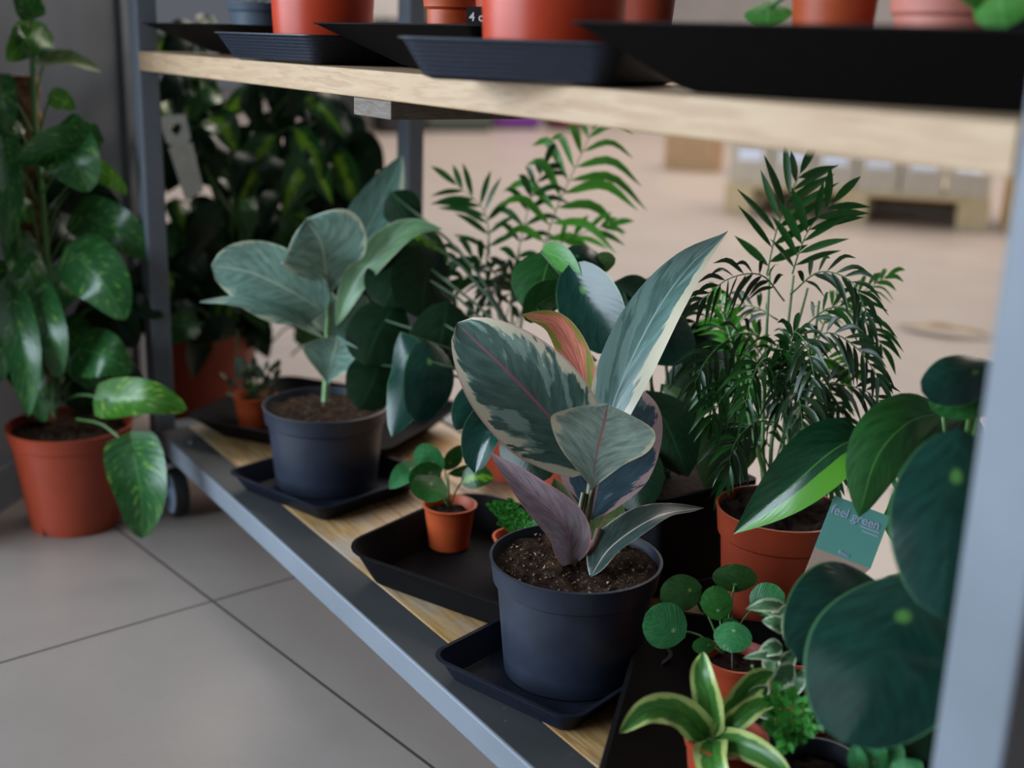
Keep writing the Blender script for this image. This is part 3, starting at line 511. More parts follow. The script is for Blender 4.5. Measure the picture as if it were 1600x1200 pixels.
frond(P2, [(855,400,D),(880,378,D),(915,362,D),(950,352,D)], 4, 0.06, 0.010, 'palm_bright', ang=35, droop=0.15, start=0.2, seed=11)
for k, pts in enumerate(([(790,500,D),(770,450,D-.04),(740,430,D-.06),(700,440,D-.08)], [(790,500,D),(800,450,D-.05),(780,430,D-.08),(760,460,D-.1)], [(780,540,D),(750,500,D-.05),(720,500,D-.08),(695,530,D-.1)], [(800,520,D),(820,470,D),(810,440,D),(790,420,D)], [(770,480,D),(760,420,D),(730,400,D),(700,410,D)], [(760,560,D),(740,520,D+.05),(700,480,D+.08),(670,470,D+.08)])):
    frond(P2, pts, 7, 0.050, 0.010, 'palm_dark' if k % 2 else 'palm', ang=50, droop=0.3, start=0.1, seed=20+k)

# ================================================================== round-leaved peperomia in the middle, black square pot
ps = (0.800, 0.385, ZL)
Q = thing('potted_peperomia', 'dark glossy round-leaved peperomia in a tall square black pot, behind the central rubber plant', 'potted plant', ps)
mb = MB(); vs = []
for (hw, zz) in ((0.060, 0), (0.074, 0.128), (0.079, 0.128), (0.079, 0.135), (0.073, 0.135), (0.071, 0.120)):
    for (x, y) in rrect(hw, hw, 0.010): vs.append(V(ps) + V((x, y, zz)))
fs = [(i*28+k, i*28+(k+1)%28, (i+1)*28+(k+1)%28, (i+1)*28+k) for i in range(5) for k in range(28)]; fs.append(tuple(range(28))[::-1]); mb.add(vs, fs); mb.build('pot', M['tray'], Q, sharp=35)
mb = MB(); mb.add([V(ps)+V((x, y, 0.122+0.004*noise.noise(V((x*60, y*60, 0))))) for (x, y) in rrect(0.0715, 0.0715, 0.010)], [tuple(range(28))]); mb.build('soil', M['soil_dark'], Q)
B0 = V(ps) + V((0, 0, 0.13))
def pl(pts, wd, mat, **k):
    k.setdefault('kind', 'round'); k.setdefault('fold', -0.18); leaf(Q, pts, wd, mat, stem_from=B0 + V((random.uniform(-.02, .02), random.uniform(-.02, .02), 0)), sr=0.0020, smat=M['dark_stem'], **k)
pl([(890,412,1.45),(925,480,1.43),(962,552,1.42)], 0.078, 'peperomia', fold=0.2, phi=10)
pl([(862,392,1.50),(848,440,1.49),(838,500,1.49)], 0.080, 'peperomia_green', kind='elliptic')
pl([(845,392,1.48),(872,402,1.46),(908,430,1.44)], 0.034, 'bright', kind='elliptic', phi=30)
pl([(820,500,1.46),(850,470,1.47),(885,455,1.48)], 0.05, 'peperomia_green', phi=40)
pl([(880,395,1.52),(915,405,1.52),(940,430,1.52)], 0.05, 'peperomia', phi=-40)
pl([(925,425,1.53),(942,410,1.53),(962,404,1.53)], 0.026, 'peperomia_olive')
pl([(1000,440,1.55),(1035,460,1.53),(1070,500,1.52)], 0.075, 'deep', phi=-30)
pl([(985,520,1.50),(1030,520,1.47),(1080,560,1.46)], 0.085, 'peperomia', phi=-30)
pl([(1060,545,1.52),(1110,560,1.50),(1165,610,1.48)], 0.095, 'deep', phi=20)
pl([(1165,625,1.50),(1140,690,1.48),(1100,762,1.46)], 0.075, 'peperomia_olive', kind='elliptic', phi=10)
pl([(1010,610,1.46),(1045,670,1.43),(1075,745,1.41)], 0.075, 'deep', kind='elliptic', phi=-10)
pl([(985,690,1.43),(990,740,1.40),(1000,800,1.39)], 0.07, 'deep', phi=15)
pl([(1035,600,1.49),(1075,640,1.47),(1112,690,1.46)], 0.028, 'peperomia_olive', kind='lance')
pl([(900,560,1.48),(890,620,1.44),(905,690,1.42)], 0.095, 'deep', phi=0)
pl([(970,560,1.48),(965,610,1.43),(960,670,1.41)], 0.08, 'peperomia', phi=-30)
pl([(850,640,1.46),(830,690,1.42),(835,760,1.40)], 0.085, 'deep', phi=20)
pl([(820,655,1.42),(770,670,1.38),(742,740,1.37)], 0.06, 'peperomia', fold=0.5, phi=35)
pl([(760,585,1.50),(735,630,1.48),(712,672,1.46)], 0.042, 'peperomia', kind='elliptic', phi=10)
pl([(820,590,1.52),(790,610,1.49),(760,650,1.47)], 0.07, 'deep', phi=-20)
pl([(960,440,1.56),(985,470,1.56),(1000,520,1.56)], 0.07, 'deep', phi=30)
pl([(1070,430,1.58),(1050,450,1.57),(1030,470,1.57)], 0.03, 'bright', kind='elliptic')
pl([(1110,640,1.56),(1085,600,1.56),(1075,560,1.56)], 0.08, 'deep', phi=-10)

# ================================================================== dark peperomia between the rubber plants
pt = (0.60, 0.385, ZL)
Q2 = thing('potted_peperomia', 'blue-green shiny drooping leaves of a peperomia in a red pot between the two rubber plants', 'potted plant', pt)
pot(Q2, pt, 0.045, 0.058, 0.105, M['terracotta'], lip=0.003)
B1 = V(pt) + V((0, 0, 0.10))
def p2(pts, wd, mat, **k):
    k.setdefault('kind', 'round'); k.setdefault('fold', -0.15); leaf(Q2, pts, wd, mat, stem_from=B1, sr=0.0020, smat=M['dark_stem'], **k)
p2([(625,520,1.66),(640,590,1.62),(612,682,1.60)], 0.068, 'peperomia', kind='elliptic', phi=25, label='large drooping blue-shining leaf')
p2([(665,530,1.64),(672,590,1.60),(650,660,1.58)], 0.07, 'peperomia', phi=-15)
p2([(640,380,1.78),(620,430,1.74),(600,480,1.72)], 0.10, 'deep', phi=20)
p2([(690,395,1.76),(665,440,1.73),(660,500,1.71)], 0.10, 'deep', phi=-20)
p2([(620,470,1.74),(590,520,1.72),(570,570,1.70)], 0.09, 'deep', phi=10)
p2([(700,470,1.70),(690,530,1.68),(680,580,1.66)], 0.09, 'deep', phi=0)
p2([(600,540,1.74),(585,590,1.71),(560,640,1.70)], 0.08, 'deep', phi=0)
p2([(730,500,1.68),(745,550,1.66),(740,600,1.64)], 0.08, 'deep', phi=-20)
p2([(640,350,1.80),(665,375,1.78),(700,400,1.76)], 0.05, 'brasil', kind='ovate', phi=-30)
p2([(610,300,1.84),(630,330,1.82),(650,380,1.80)], 0.06, 'deep', kind='ovate')

# ================================================================== big right peperomia
pr = (1.20, 0.40, ZL)
R1 = thing('potted_peperomia', 'large glossy round-leaved peperomia in a black pot at the right edge beside the post', 'potted plant', pr)
pot(R1, pr, 0.052, 0.066, 0.118, M['black_pot'], lip=0.003)
B2 = V(pr) + V((0, 0, 0.115))
def p3(pts, wd, mat, **k):
    k.setdefault('kind', 'round'); k.setdefault('fold', -0.2); st = k.pop('sf', B2 + V((random.uniform(-.02, .02), random.uniform(-.02, .02), 0))); leaf(R1, pts, wd, mat, stem_from=st, sr=0.0026, nu=22, nv=12, **k)
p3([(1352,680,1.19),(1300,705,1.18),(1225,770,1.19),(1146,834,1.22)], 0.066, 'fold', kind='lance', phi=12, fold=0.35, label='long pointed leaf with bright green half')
p3([(1474,645,1.12),(1420,660,1.09),(1370,715,1.08),(1342,808,1.09)], 0.062, 'peperomia_green', kind='elliptic', phi=-8, fold=-0.2, label='pointed shiny leaf')
p3([(1560,570,1.02),(1500,590,1.0),(1440,612,1.0)], 0.046, 'peperomia', fold=-0.35, phi=10)
p3([(1570,600,1.03),(1510,612,1.02),(1455,640,1.02)], 0.05, 'peperomia_green', phi=30)
p3([(1500,668,0.92),(1490,800,0.88),(1470,965,0.87)], 0.090, 'peperomia', phi=-5)
p3([(1375,912,1.06),(1322,950,1.02),(1248,1035,0.99)], 0.090, 'peperomia', phi=0)
p3([(1440,900,0.97),(1390,1010,0.92),(1318,1162,0.88)], 0.124, 'peperomia', fold=-0.15, phi=12, label='largest round leaf')
p3([(1520,640,1.15),(1470,700,1.12),(1440,780,1.12)], 0.09, 'deep', phi=0)
p3([(1420,860,1.20),(1410,800,1.20),(1395,770,1.20)], 0.04, 'bright', kind='ovate', phi=20)
p3([(1480,900,1.0),(1500,980,0.97),(1500,1080,0.95)], 0.09, 'peperomia_green', phi=-25)
p3([(1450,830,1.08),(1480,880,1.08),(1500,940,1.08)], 0.08, 'deep', phi=-20)
p3([(1440,1060,1.0),(1460,1120,0.98),(1480,1190,0.97)], 0.08, 'deep', phi=-20)
p3([(1540,760,1.1),(1500,730,1.1),(1460,700,1.1)], 0.08, 'deep', phi=20)

# ================================================================== card tag "feel green"
def card_quad(a, b_, c_, d_, t=0.0006):
    P_ = [a, b_, c_, d_]; n = (b_-a).cross(d_-a).normalized()*t; mb = MB(); mb.add(P_ + [p - n for p in P_], [(0,1,2,3),(7,6,5,4),(0,4,5,1),(1,5,6,2),(2,6,7,3),(3,7,4,0)]); return mb
def text_on(root, body, o, ex, ey, size, mat, name='lettering', ext=0.0002):
    cu = bpy.data.curves.new('t', 'FONT'); cu.body = body; cu.size = size; cu.extrude = ext; cu.offset = size*0.012
    to = bpy.data.objects.new('t', cu); S.collection.objects.link(to); bpy.context.view_layer.update()
    me = bpy.data.meshes.new_from_object(to.evaluated_get(bpy.context.evaluated_depsgraph_get())); bpy.data.objects.remove(to); bpy.data.curves.remove(cu)
    ez = ex.cross(ey).normalized(); off = PL[root.name]
    for v in me.vertices: v.co = o + ex*v.co.x + ey*v.co.y + ez*v.co.z - off
    me.materials.clear(); me.materials.append(mat); ob = bpy.data.objects.new(name, me); S.collection.objects.link(ob); ob.parent = root; return ob
dc = 1.17; ta, tb = W(1304, 774, dc), W(1391, 807, dc); ex = (tb-ta).normalized(); dn = (W(1222, 958, dc) - ta); dn = (dn - ex*dn.dot(ex)).normalized(); wd = (tb-ta).length; lg = 0.118; split = 0.054
TG = thing('plant_tag', 'teal and tan card plant tag lettered feel green, leaning in the pot at the right', 'plant tag', ta + dn*lg)
card_quad(ta + dn*split, tb + dn*split, tb, ta).build('printed_card', M['teal'], TG, smooth=False)
card_quad(ta + dn*lg - ex*wd*0.02, tb + dn*lg - ex*wd*0.62, tb + dn*split, ta + dn*split).build('stake', M['card'], TG, smooth=False)
ez_ = ex.cross(-dn).normalized()*0.0004
text_on(TG, 'feel green', ta + ex*wd*0.03 + dn*0.0165 + ez_, ex, -dn, 0.0125, M['white_ink'])
for a_, b2, y_ in ((.58, .93, .0195), (.64, .93, .0232)):
    q_ = ta + dn*y_ + ez_; card_quad(q_ + ex*wd*a_, q_ + ex*wd*b2, q_ + ex*wd*b2 - dn*.0013, q_ + ex*wd*a_ - dn*.0013, .0002).build('fine_print', M['white_ink'], TG, smooth=False)
text_on(TG, 'Beau', ta + ex*wd*0.40 + dn*0.051 + ez_, ex, -dn, 0.0055, M['white_ink'])

# ================================================================== pilea seedling
pi_ = (1.098, 0.232, ZL+0.004)
L1 = thing('potted_pilea', 'little round-leaved pilea in a small terracotta pot, lower right', 'potted plant', pi_)
pot(L1, pi_, 0.026, 0.035, 0.056, M['terracotta'], lip=0.002)
B3 = W(1130, 1022, 1.20)
for (c_, rpx, d, mt, an, sq) in (((1040, 978), 37, 1.17, 'pilea_pale', 150, 1.0), ((1065, 926), 36, 1.19, 'pilea_dark', 200, 0.8), ((1148, 904), 35, 1.22, 'pilea_dark', 90, 0.66), ((1120, 943), 25, 1.18, 'pilea', 100, 1.15), ((1198, 937), 30, 1.21, 'pilea_pale', 20, 0.9), ((1145, 995), 30, 1.15, 'pilea_pale', 265, 0.85), ((1100, 1009), 19, 1.17, 'pilea', 190, 0.7), ((1142, 975), 14, 1.20, 'pilea', 80, 0.7)):
    a = math.radians(an); dx, dy = math.cos(a)*rpx, -math.sin(a)*rpx*sq
    leaf(L1, [(c_[0]-dx*0.95, c_[1]-dy*0.95, d+.004), (c_[0], c_[1], d), (c_[0]+dx, c_[1]+dy, d-.002)], 2*rpx*d/FPX*(sq if abs(math.cos(a)) > 0.7 else 1.0), mt, stem_from=B3, sr=0.0010, smat=M['stem_pale'], kind='round', fold=-0.12, wave=0.02)
st = MB(); st.tube([W(1144, 925, 1.215), W(1144, 1070, 1.195)], 0.0009, 6); tag(st.build('plant_stick', M['cleat'], None), 'thin brown stick standing in the pot of the round-leaved pilea', 'stick')

# ================================================================== yellow-edged dracaena
pd = (1.205, 0.118, ZL+0.004)
L2 = thing('potted_dracaena', 'young strap-leaved dracaena with yellow leaf edges in a terracotta pot at the bottom edge', 'potted plant', pd)
pot(L2, pd, 0.028, 0.0365, 0.060, M['terracotta'], lip=0.002)
d = 1.06; c0 = (1112, 1150, d)
for pts, wd, mt in (([(1112,1150,d),(1108,1100,d-.01),(1098,1055,d-.01),(1098,1018,d)], 0.027, 'dracaena'), ([(1105,1155,d),(1065,1115,d-.02),(1015,1110,d-.03),(968,1145,d-.04)], 0.030, 'dracaena'), ([(1118,1150,d),(1150,1105,d),(1180,1065,d+.01),(1210,1050,d+.02)], 0.026, 'dracaena'), ([(1118,1155,d),(1150,1125,d-.01),(1185,1100,d-.01),(1215,1098,d-.01)], 0.022, 'dracaena'), ([(1112,1158,d-.01),(1112,1185,d-.04),(1120,1215,d-.06),(1130,1240,d-.06)], 0.030, 'dracaena'), ([(1120,1158,d),(1160,1165,d-.03),(1205,1190,d-.05),(1240,1225,d-.06)], 0.026, 'dracaena'), ([(1105,1160,d),(1080,1120,d+.02),(1060,1090,d+.02)], 0.012, 'dracaena'), ([(1115,1150,d),(1135,1120,d+.03),(1140,1090,d+.04)], 0.022, 'dracaena')):
    leaf(L2, pts, wd, mt, kind='strap', fold=0.35, wave=0.12, phi=random.uniform(-12, 12), nu=22)
stem(L2, [(1112, 1200, d+.005), (1112, 1150, d)], (0.004, 0.005), M['stem_pale'])

# ================================================================== creeping fig, fern, seedling in the right tray
pf = (1.165, 0.255, ZL+0.004)
L3 = thing('potted_creeping_fig', 'trailing cream-edged creeping fig next to the round-leaved pilea', 'potted plant', pf)
pot(L3, pf, 0.026, 0.034, 0.052, M['terracotta'], lip=0.002)
rn = random.Random(11); vine = [W(1165, 1120, 1.12), W(1205, 1080, 1.10), W(1235, 1030, 1.09), W(1228, 975, 1.09), W(1190, 955, 1.10)]
stem(L3, vine, 0.0011, M['stem_pale']); stem(L3, [W(1175, 1125, 1.12), W(1190, 1080, 1.09), W(1175, 1040, 1.07)], 0.0011, M['stem_pale'])
for (x0, y0, x1, y1, wd) in ((1230,950,1165,952,.013),(1235,985,1190,970,.014),(1238,960,1225,1000,.012),(1232,1000,1262,985,.010),(1222,1010,1182,1025,.014),(1222,1030,1160,1028,.010),(1205,1065,1208,1000,.016),(1200,1080,1165,1090,.014),(1240,1040,1205,1085,.022),(1250,1045,1240,1090,.020),(1212,1060,1245,1015,.015),(1190,1100,1190,1045,.014),(1175,1110,1225,1120,.014),(1190,1150,1175,1180,.016),(1218,960,1250,948,.008),(1240,975,1250,1010,.009),(1205,958,1215,940,.007)):
    dd = 1.09 + rn.uniform(-.02, .02); leaf(L3, [(x0, y0, dd), ((x0+x1)/2+rn.uniform(-4, 4), (y0+y1)/2-4, dd-.005), (x1, y1, dd)], wd*1.15, 'fig_cream', kind='ovate', phi=rn.uniform(-35, 35), fold=0.3, nu=10, nv=6, wave=0.1)
pg = (1.265, 0.172, ZL+0.004)
L4 = thing('potted_fern', 'small bright green fern in front of the giant round leaf, bottom right', 'potted plant', pg)
pot(L4, pg, 0.026, 0.034, 0.052, M['black_pot'], lip=0.002)
for k in range(13):
    a = rn.uniform(0, 2*PI); x = 1235 + 62*math.cos(a)*rn.uniform(.5, 1); y = 1118 + 55*math.sin(a)*rn.uniform(.5, 1); d = 1.03+rn.uniform(-.03, .03)
    frond(L4, [(1240, 1175, 1.04), ((1240+x)/2, (1165+y)/2-12, d), (x, y, d-.01)], 9, 0.013, 0.0065, 'fern', ang=65, droop=0.1, start=0.15, rr=0.0007, seed=k, taper=0.5)
ph_ = (1.33, 0.13, ZL+0.004)
L5 = thing('potted_seedling', 'seedling with smooth oval green leaves at the bottom edge beside the post', 'potted plant', ph_)
pot(L5, ph_, 0.024, 0.032, 0.048, M['terracotta'], lip=0.002)
for pts, wd in (([(1372,1215,.98),(1362,1175,.97),(1368,1130,.97)], .024), ([(1385,1215,.98),(1400,1180,.97),(1395,1150,.97)], .014), ([(1350,1215,.98),(1340,1190,.97),(1335,1160,.97)], .016), ([(1380,1220,.96),(1420,1205,.95),(1440,1190,.95)], .02)): leaf(L5, pts, wd, 'pilea_pale', stem_from=V(ph_)+V((0, 0, .045)), sr=.001, kind='elliptic', fold=0.15)

# ================================================================== small plants in the middle trays
pk = (0.612, 0.182, ZL+0.004)
K1 = thing('potted_peperomia', 'baby peperomia with a few round green leaves in a tiny orange pot, mid shelf', 'potted plant', pk)
pot(K1, pk, 0.026, 0.0345, 0.058, M['orange_pot'], lip=0.0015, liph=0.12)
B4 = V(pk) + V((0, 0, 0.052)); d = 1.58
for pts, wd, mt, kd, ph in (([(655,722,d),(632,740,d-.02),(608,764,d-.03)], .030, 'pilea_pale', 'elliptic', 20), ([(690,738,d),(668,715,d-.01),(646,706,d-.01)], .036, 'pilea_pale', 'round', -10), ([(688,730,d-.01),(662,745,d-.03),(640,758,d-.04)], .034, 'pilea', 'round', 0), ([(680,742,d-.02),(670,765,d-.04),(665,785,d-.05)], .048, 'pilea', 'round', 0), ([(695,735,d+.01),(708,715,d+.01),(720,695,d+.01)], .026, 'pilea', 'elliptic', 30), ([(720,755,d),(745,745,d-.01),(772,748,d-.01)], .034, 'brasil', 'elliptic', -20), ([(700,740,d+.02),(735,735,d+.02),(750,740,d+.02)], .024, 'pilea', 'elliptic', 40)):
    leaf(K1, pts, wd, mt, stem_from=B4, sr=.0012, kind=kd, fold=0.15, phi=ph)
px_ = (0.725, 0.215, ZL+0.004)
K2 = thing('potted_fern', 'tiny bright fern peeping out behind the rim of the central black pot', 'potted plant', px_)
pot(K2, px_, 0.024, 0.031, 0.048, M['orange_pot'], lip=0.0015)
for k in range(16):
    x = 808 + rn.uniform(-48, 40); y = 806 + rn.uniform(-26, 20); d = 1.46+rn.uniform(-.04, .04)
    frond(K2, [(812, 850, 1.475), ((812+x)/2, (840+y)/2-10, d), (x, y, d-.01)], 9, 0.011, 0.0055, 'fern', ang=65, droop=0.05, start=0.2, rr=0.0007, seed=40+k)
pz = (0.012, 0.150, ZL+0.004)
K3 = thing('potted_seedling', 'small grey-green bushy plant in a tiny orange pot behind the left rubber plant', 'potted plant', pz)
pot(K3, pz, 0.028, 0.036, 0.052, M['orange_pot'], lip=0.0015)
for k in range(46):
    a = rn.uniform(0, 2*PI); r = rn.uniform(.005, .045); z = .055+rn.uniform(0, .05); b_ = V(pz)+V((0, 0, .045)); e = V(pz)+V((r*math.cos(a), r*math.sin(a), z)); dr = (e-b_).normalized()
    leaf(K3, [e, e+dr*.008, e+dr*.017+V((0, 0, .002))], .012, 'grey_leaf', stem_from=b_, sr=.0006, kind='elliptic', nu=6, nv=4, phi=rn.uniform(-60, 60))

# ================================================================== pothos on the floor
pc = (-0.040, -0.140, 0.0)
A1 = thing('potted_pothos', 'climbing pothos in a large terracotta pot standing on the floor at the left', 'potted plant', pc)
pot(A1, pc, 0.070, 0.096, 0.168, M['terracotta'], soil='soil', drop=0.012, amp=0.006, lip=0.003, liph=0.16, notch=(48, 30, 12))
mb = MB(); c1 = W(66, 655, 1.97); c2 = W(40, 118, 1.95)
for i in range(1): pass
n_ = 60; ring = []
for i in range(n_+1):
    c_ = c1.lerp(c2, i/n_)
    for k in range(16):
        a = 2*PI*k/16; rr = 0.020*(1+0.14*math.sin(i*1.3+k*0.8)+0.15*noise.noise(V((k*.9, i*.6, 0)))); ring.append(c_+V((rr*math.cos(a), rr*math.sin(a), 0)))
mb.add(ring, [(i*16+k, i*16+(k+1)%16, (i+1)*16+(k+1)%16, (i+1)*16+k) for i in range(n_) for k in range(16)] + [tuple(n_*16+k for k in range(16))]); mb.build('moss_pole', M['moss'], A1)
stem(A1, [(85,650,1.93),(80,500,1.92),(70,350,1.92),(55,200,1.92),(50,60,1.92)], 0.0045, M['stem_green']); stem(A1, [(45,650,1.92),(35,520,1.90),(30,380,1.90),(10,250,1.90)], 0.004, M['stem_green'])
heart = [  # base, tip, width(px), depth, mat, phi, fold
 ((60,45),(10,95),60,1.93,'pothos_light',20), ((50,20),(32,-30),44,1.92,'pothos',0), ((70,95),(158,112),44,1.95,'pothos_dull',-50), ((80,150),(118,172),34,1.90,'pothos_light',10), ((55,60),(45,82),60,1.94,'pothos',0),
 ((95,215),(138,300),100,1.90,'pothos',10), ((135,225),(20,262),78,1.88,'pothos',-35), ((150,262),(198,304),38,1.97,'pothos_light',30), ((135,340),(238,405),78,1.96,'pothos',-10), ((120,400),(196,500),98,1.89,'pothos',5),
 ((20,470),(45,650),64,1.87,'pothos',25), ((60,465),(92,592),66,1.88,'pothos',20), ((125,545),(206,582),84,1.90,'pothos',-10), ((170,625),(292,640),66,1.86,'pothos_light',-20), ((208,705),(222,842),92,1.82,'pothos',0),
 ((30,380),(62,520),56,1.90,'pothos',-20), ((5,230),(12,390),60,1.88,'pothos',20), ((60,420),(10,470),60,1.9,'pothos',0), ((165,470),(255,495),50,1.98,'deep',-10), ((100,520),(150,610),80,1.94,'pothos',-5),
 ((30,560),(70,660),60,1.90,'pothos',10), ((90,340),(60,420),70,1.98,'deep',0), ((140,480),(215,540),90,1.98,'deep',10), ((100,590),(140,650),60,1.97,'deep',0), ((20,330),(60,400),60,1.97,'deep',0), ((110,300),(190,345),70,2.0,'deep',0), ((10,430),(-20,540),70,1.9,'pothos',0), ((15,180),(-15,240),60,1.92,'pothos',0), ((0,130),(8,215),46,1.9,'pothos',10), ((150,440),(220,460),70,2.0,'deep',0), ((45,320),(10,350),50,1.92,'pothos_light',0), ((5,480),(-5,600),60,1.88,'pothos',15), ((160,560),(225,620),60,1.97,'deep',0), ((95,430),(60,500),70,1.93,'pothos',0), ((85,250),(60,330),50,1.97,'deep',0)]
for k, (b_, t_, wpx, d, mt, ph) in enumerate(heart):
    m_ = ((b_[0]+t_[0])/2 + (t_[1]-b_[1])*0.04, (b_[1]+t_[1])/2 - abs(t_[0]-b_[0])*0.08, d-.025)
    y_ = min(640, b_[1]+90); sx = 80 - 28*(650-y_)/500.
    sf = (sx, y_, 1.93) if k != 14 else (120, 655, 1.88)
    leaf(A1, [(b_[0], b_[1], d), m_, (t_[0], t_[1], d-.01)], wpx*d/FPX, mt, stem_from=sf, sr=.002, kind='heart', phi=ph+random.uniform(-8, 8), fold=0.28 if k % 3 else -0.2, lobe=0.24, nu=18, nv=10, wave=0.03)

# ================================================================== tall plant behind the left post
pe = (-0.47, 0.23, 0.0)
A2 = thing('potted_philodendron', 'tall bushy plant with lime-striped leaves on the floor behind the left post', 'potted plant', pe)
pot(A2, pe, 0.085, 0.112, 0.20, M['terracotta'], lip=0.004)
rn = random.Random(21)
for k in range(6): stem(A2, [V(pe)+V((rn.uniform(-.04, .04), rn.uniform(-.04, .04), .19)), W(rn.uniform(300, 420), 420, 2.38), W(rn.uniform(280, 440), 250, 2.35), W(rn.uniform(260, 480), rn.uniform(90, 160), 2.33)], .004, M['stem_green'])
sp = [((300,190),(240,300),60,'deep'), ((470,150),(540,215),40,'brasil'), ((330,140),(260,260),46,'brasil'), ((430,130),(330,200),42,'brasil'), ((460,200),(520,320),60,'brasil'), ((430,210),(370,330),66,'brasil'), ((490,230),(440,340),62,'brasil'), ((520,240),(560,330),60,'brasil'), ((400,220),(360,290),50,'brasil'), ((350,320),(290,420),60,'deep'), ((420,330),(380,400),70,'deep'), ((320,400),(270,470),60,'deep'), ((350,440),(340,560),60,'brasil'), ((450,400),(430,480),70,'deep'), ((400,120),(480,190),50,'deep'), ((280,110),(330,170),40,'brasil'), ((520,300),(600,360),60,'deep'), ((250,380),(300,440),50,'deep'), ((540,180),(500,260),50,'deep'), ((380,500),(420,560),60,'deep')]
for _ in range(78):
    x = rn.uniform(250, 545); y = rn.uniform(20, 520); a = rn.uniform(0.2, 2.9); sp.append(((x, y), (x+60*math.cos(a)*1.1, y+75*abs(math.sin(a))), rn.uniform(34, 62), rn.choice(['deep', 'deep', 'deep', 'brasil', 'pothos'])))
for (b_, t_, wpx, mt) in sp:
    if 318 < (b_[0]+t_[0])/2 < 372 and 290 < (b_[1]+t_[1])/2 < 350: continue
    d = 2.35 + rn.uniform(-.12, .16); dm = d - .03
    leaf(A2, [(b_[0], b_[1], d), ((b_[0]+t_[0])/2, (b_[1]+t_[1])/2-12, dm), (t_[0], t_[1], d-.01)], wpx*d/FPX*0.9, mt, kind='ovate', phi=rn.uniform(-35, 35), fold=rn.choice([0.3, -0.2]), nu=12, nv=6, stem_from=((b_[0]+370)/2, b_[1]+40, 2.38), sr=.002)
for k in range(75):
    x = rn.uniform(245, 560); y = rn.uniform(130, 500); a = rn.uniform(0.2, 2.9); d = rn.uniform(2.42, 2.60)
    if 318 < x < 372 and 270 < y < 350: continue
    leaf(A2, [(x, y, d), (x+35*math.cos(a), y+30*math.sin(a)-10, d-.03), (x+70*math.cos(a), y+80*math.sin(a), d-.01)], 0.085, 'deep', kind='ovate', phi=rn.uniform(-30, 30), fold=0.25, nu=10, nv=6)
# white tag with a heart-shaped hole
d = 2.16; q0, q1, q2, q3 = W(247, 182, d), W(289, 178, d), W(318, 298, d), W(290, 314, d); ex = (q1-q0); ey = (q3-q0)
tgt = thing('plant_tag', 'long white plant tag with a heart cut-out hanging in the leaves behind the left post', 'plant tag', q3)
hp = [(0.5+0.24*(16*math.sin(a)**3)/16, 0.17 - 0.075*(13*math.cos(a)-5*math.cos(2*a)-2*math.cos(3*a)-math.cos(4*a))/13) for a in [2*PI*k/32+PI for k in range(32)]]
out = []
for k in range(32):
    a = math.atan2(hp[k][1]-0.17, hp[k][0]-0.5); c_, s_ = math.cos(a), math.sin(a); t_ = min(0.5/max(abs(c_), 1e-6), (0.17 if s_ < 0 else 0.2)/max(abs(s_), 1e-6)); out.append((0.5+c_*t_, 0.17+s_*t_))
def tq(u_, v_): return q0 + (q1-q0)*u_*(1-v_) + (q2-q3)*u_*v_ + (q3-q0)*v_
mb = MB(); nz = ex.cross(ey).normalized()*0.0012
for lay in (0, 1): mb.add([tq(*p)+nz*lay for p in hp+out], [((k, (k+1)%32, 32+(k+1)%32, 32+k) if lay == 0 else (32+k, 32+(k+1)%32, (k+1)%32, k)) for k in range(32)])
mb.add([tq(0, .37), tq(1, .37), tq(1, 1), tq(0, 1), tq(0, .37)+nz, tq(1, .37)+nz, tq(1, 1)+nz, tq(0, 1)+nz], [(3,2,1,0),(4,5,6,7),(0,1,5,4),(1,2,6,5),(2,3,7,6),(3,0,4,7)]); mb.build('card', M['white_tag'], tgt, smooth=False)

# ================================================================== upper shelf pots
def small_plant(name, label, cat, c, rb, rt, h, mat, leaves=0, lm='bright', ls=.03, group=None, lh=.06, soil='soil_dark', **k):
    t = thing(name, label, cat, c, group); pot(t, c, rb, rt, h, mat, soil=soil, **k); rn = random.Random(int(c[0]*1000))
    for i in range(leaves):
        a = rn.uniform(0, 2*PI); r = rn.uniform(.01, .05); b_ = V(c)+V((0, 0, h-.01)); e = V(c)+V((r*math.cos(a), r*math.sin(a), h+rn.uniform(.01, lh))); dr = (e-b_).normalized()
        leaf(t, [e, e+dr*ls*.5, e+dr*ls-V((0, 0, ls*.2))], ls*.7, lm, stem_from=b_, sr=.0012, kind='elliptic', phi=rn.uniform(-50, 50), nu=10, nv=6)
    return t
zt = ZZ+0.004; GU = 'small terracotta pots in the middle tray of the upper shelf'
small_plant('potted_succulent', 'low slate-grey pot of soil in the left tray of the upper shelf', 'potted plant', (0.078, 0.145, zt), .034, .044, .072, M['grey_pot'], 10, 'grey_leaf', .014, lh=.02, soil='soil', drop=.003, lip=.003)
small_plant('potted_plant', 'large glossy red pot in the small tray at the left of the upper shelf', 'potted plant', (0.455, 0.082, zt), .058, .068, .125, M['red_pot'], 12, 'pothos', .07, lh=.14, lip=.003)
small_plant('potted_plant', 'small dusty-pink pot left of the large red pot at the left of the upper shelf', 'potted plant', (0.060, 0.225, zt), .022, .028, .075, M['terracotta_pink'], 8, 'bright', .03)
small_plant('potted_plant', 'small brown pot right of the large red pot at the left of the upper shelf', 'potted plant', (0.692, 0.125, zt+.002), .024, .030, .070, M['orange_pot'], 8, 'pothos', .03)
small_plant('potted_plant', 'small dusty-pink pot with wide collar, left of the black-labelled pot', 'potted plant', (0.745, 0.185, zt+.002), .023, .031, .078, M['terracotta_pink'], 8, 'pothos_light', .03, lip=.003, liph=.55)
g_ = (0.800, 0.125, zt+.002)
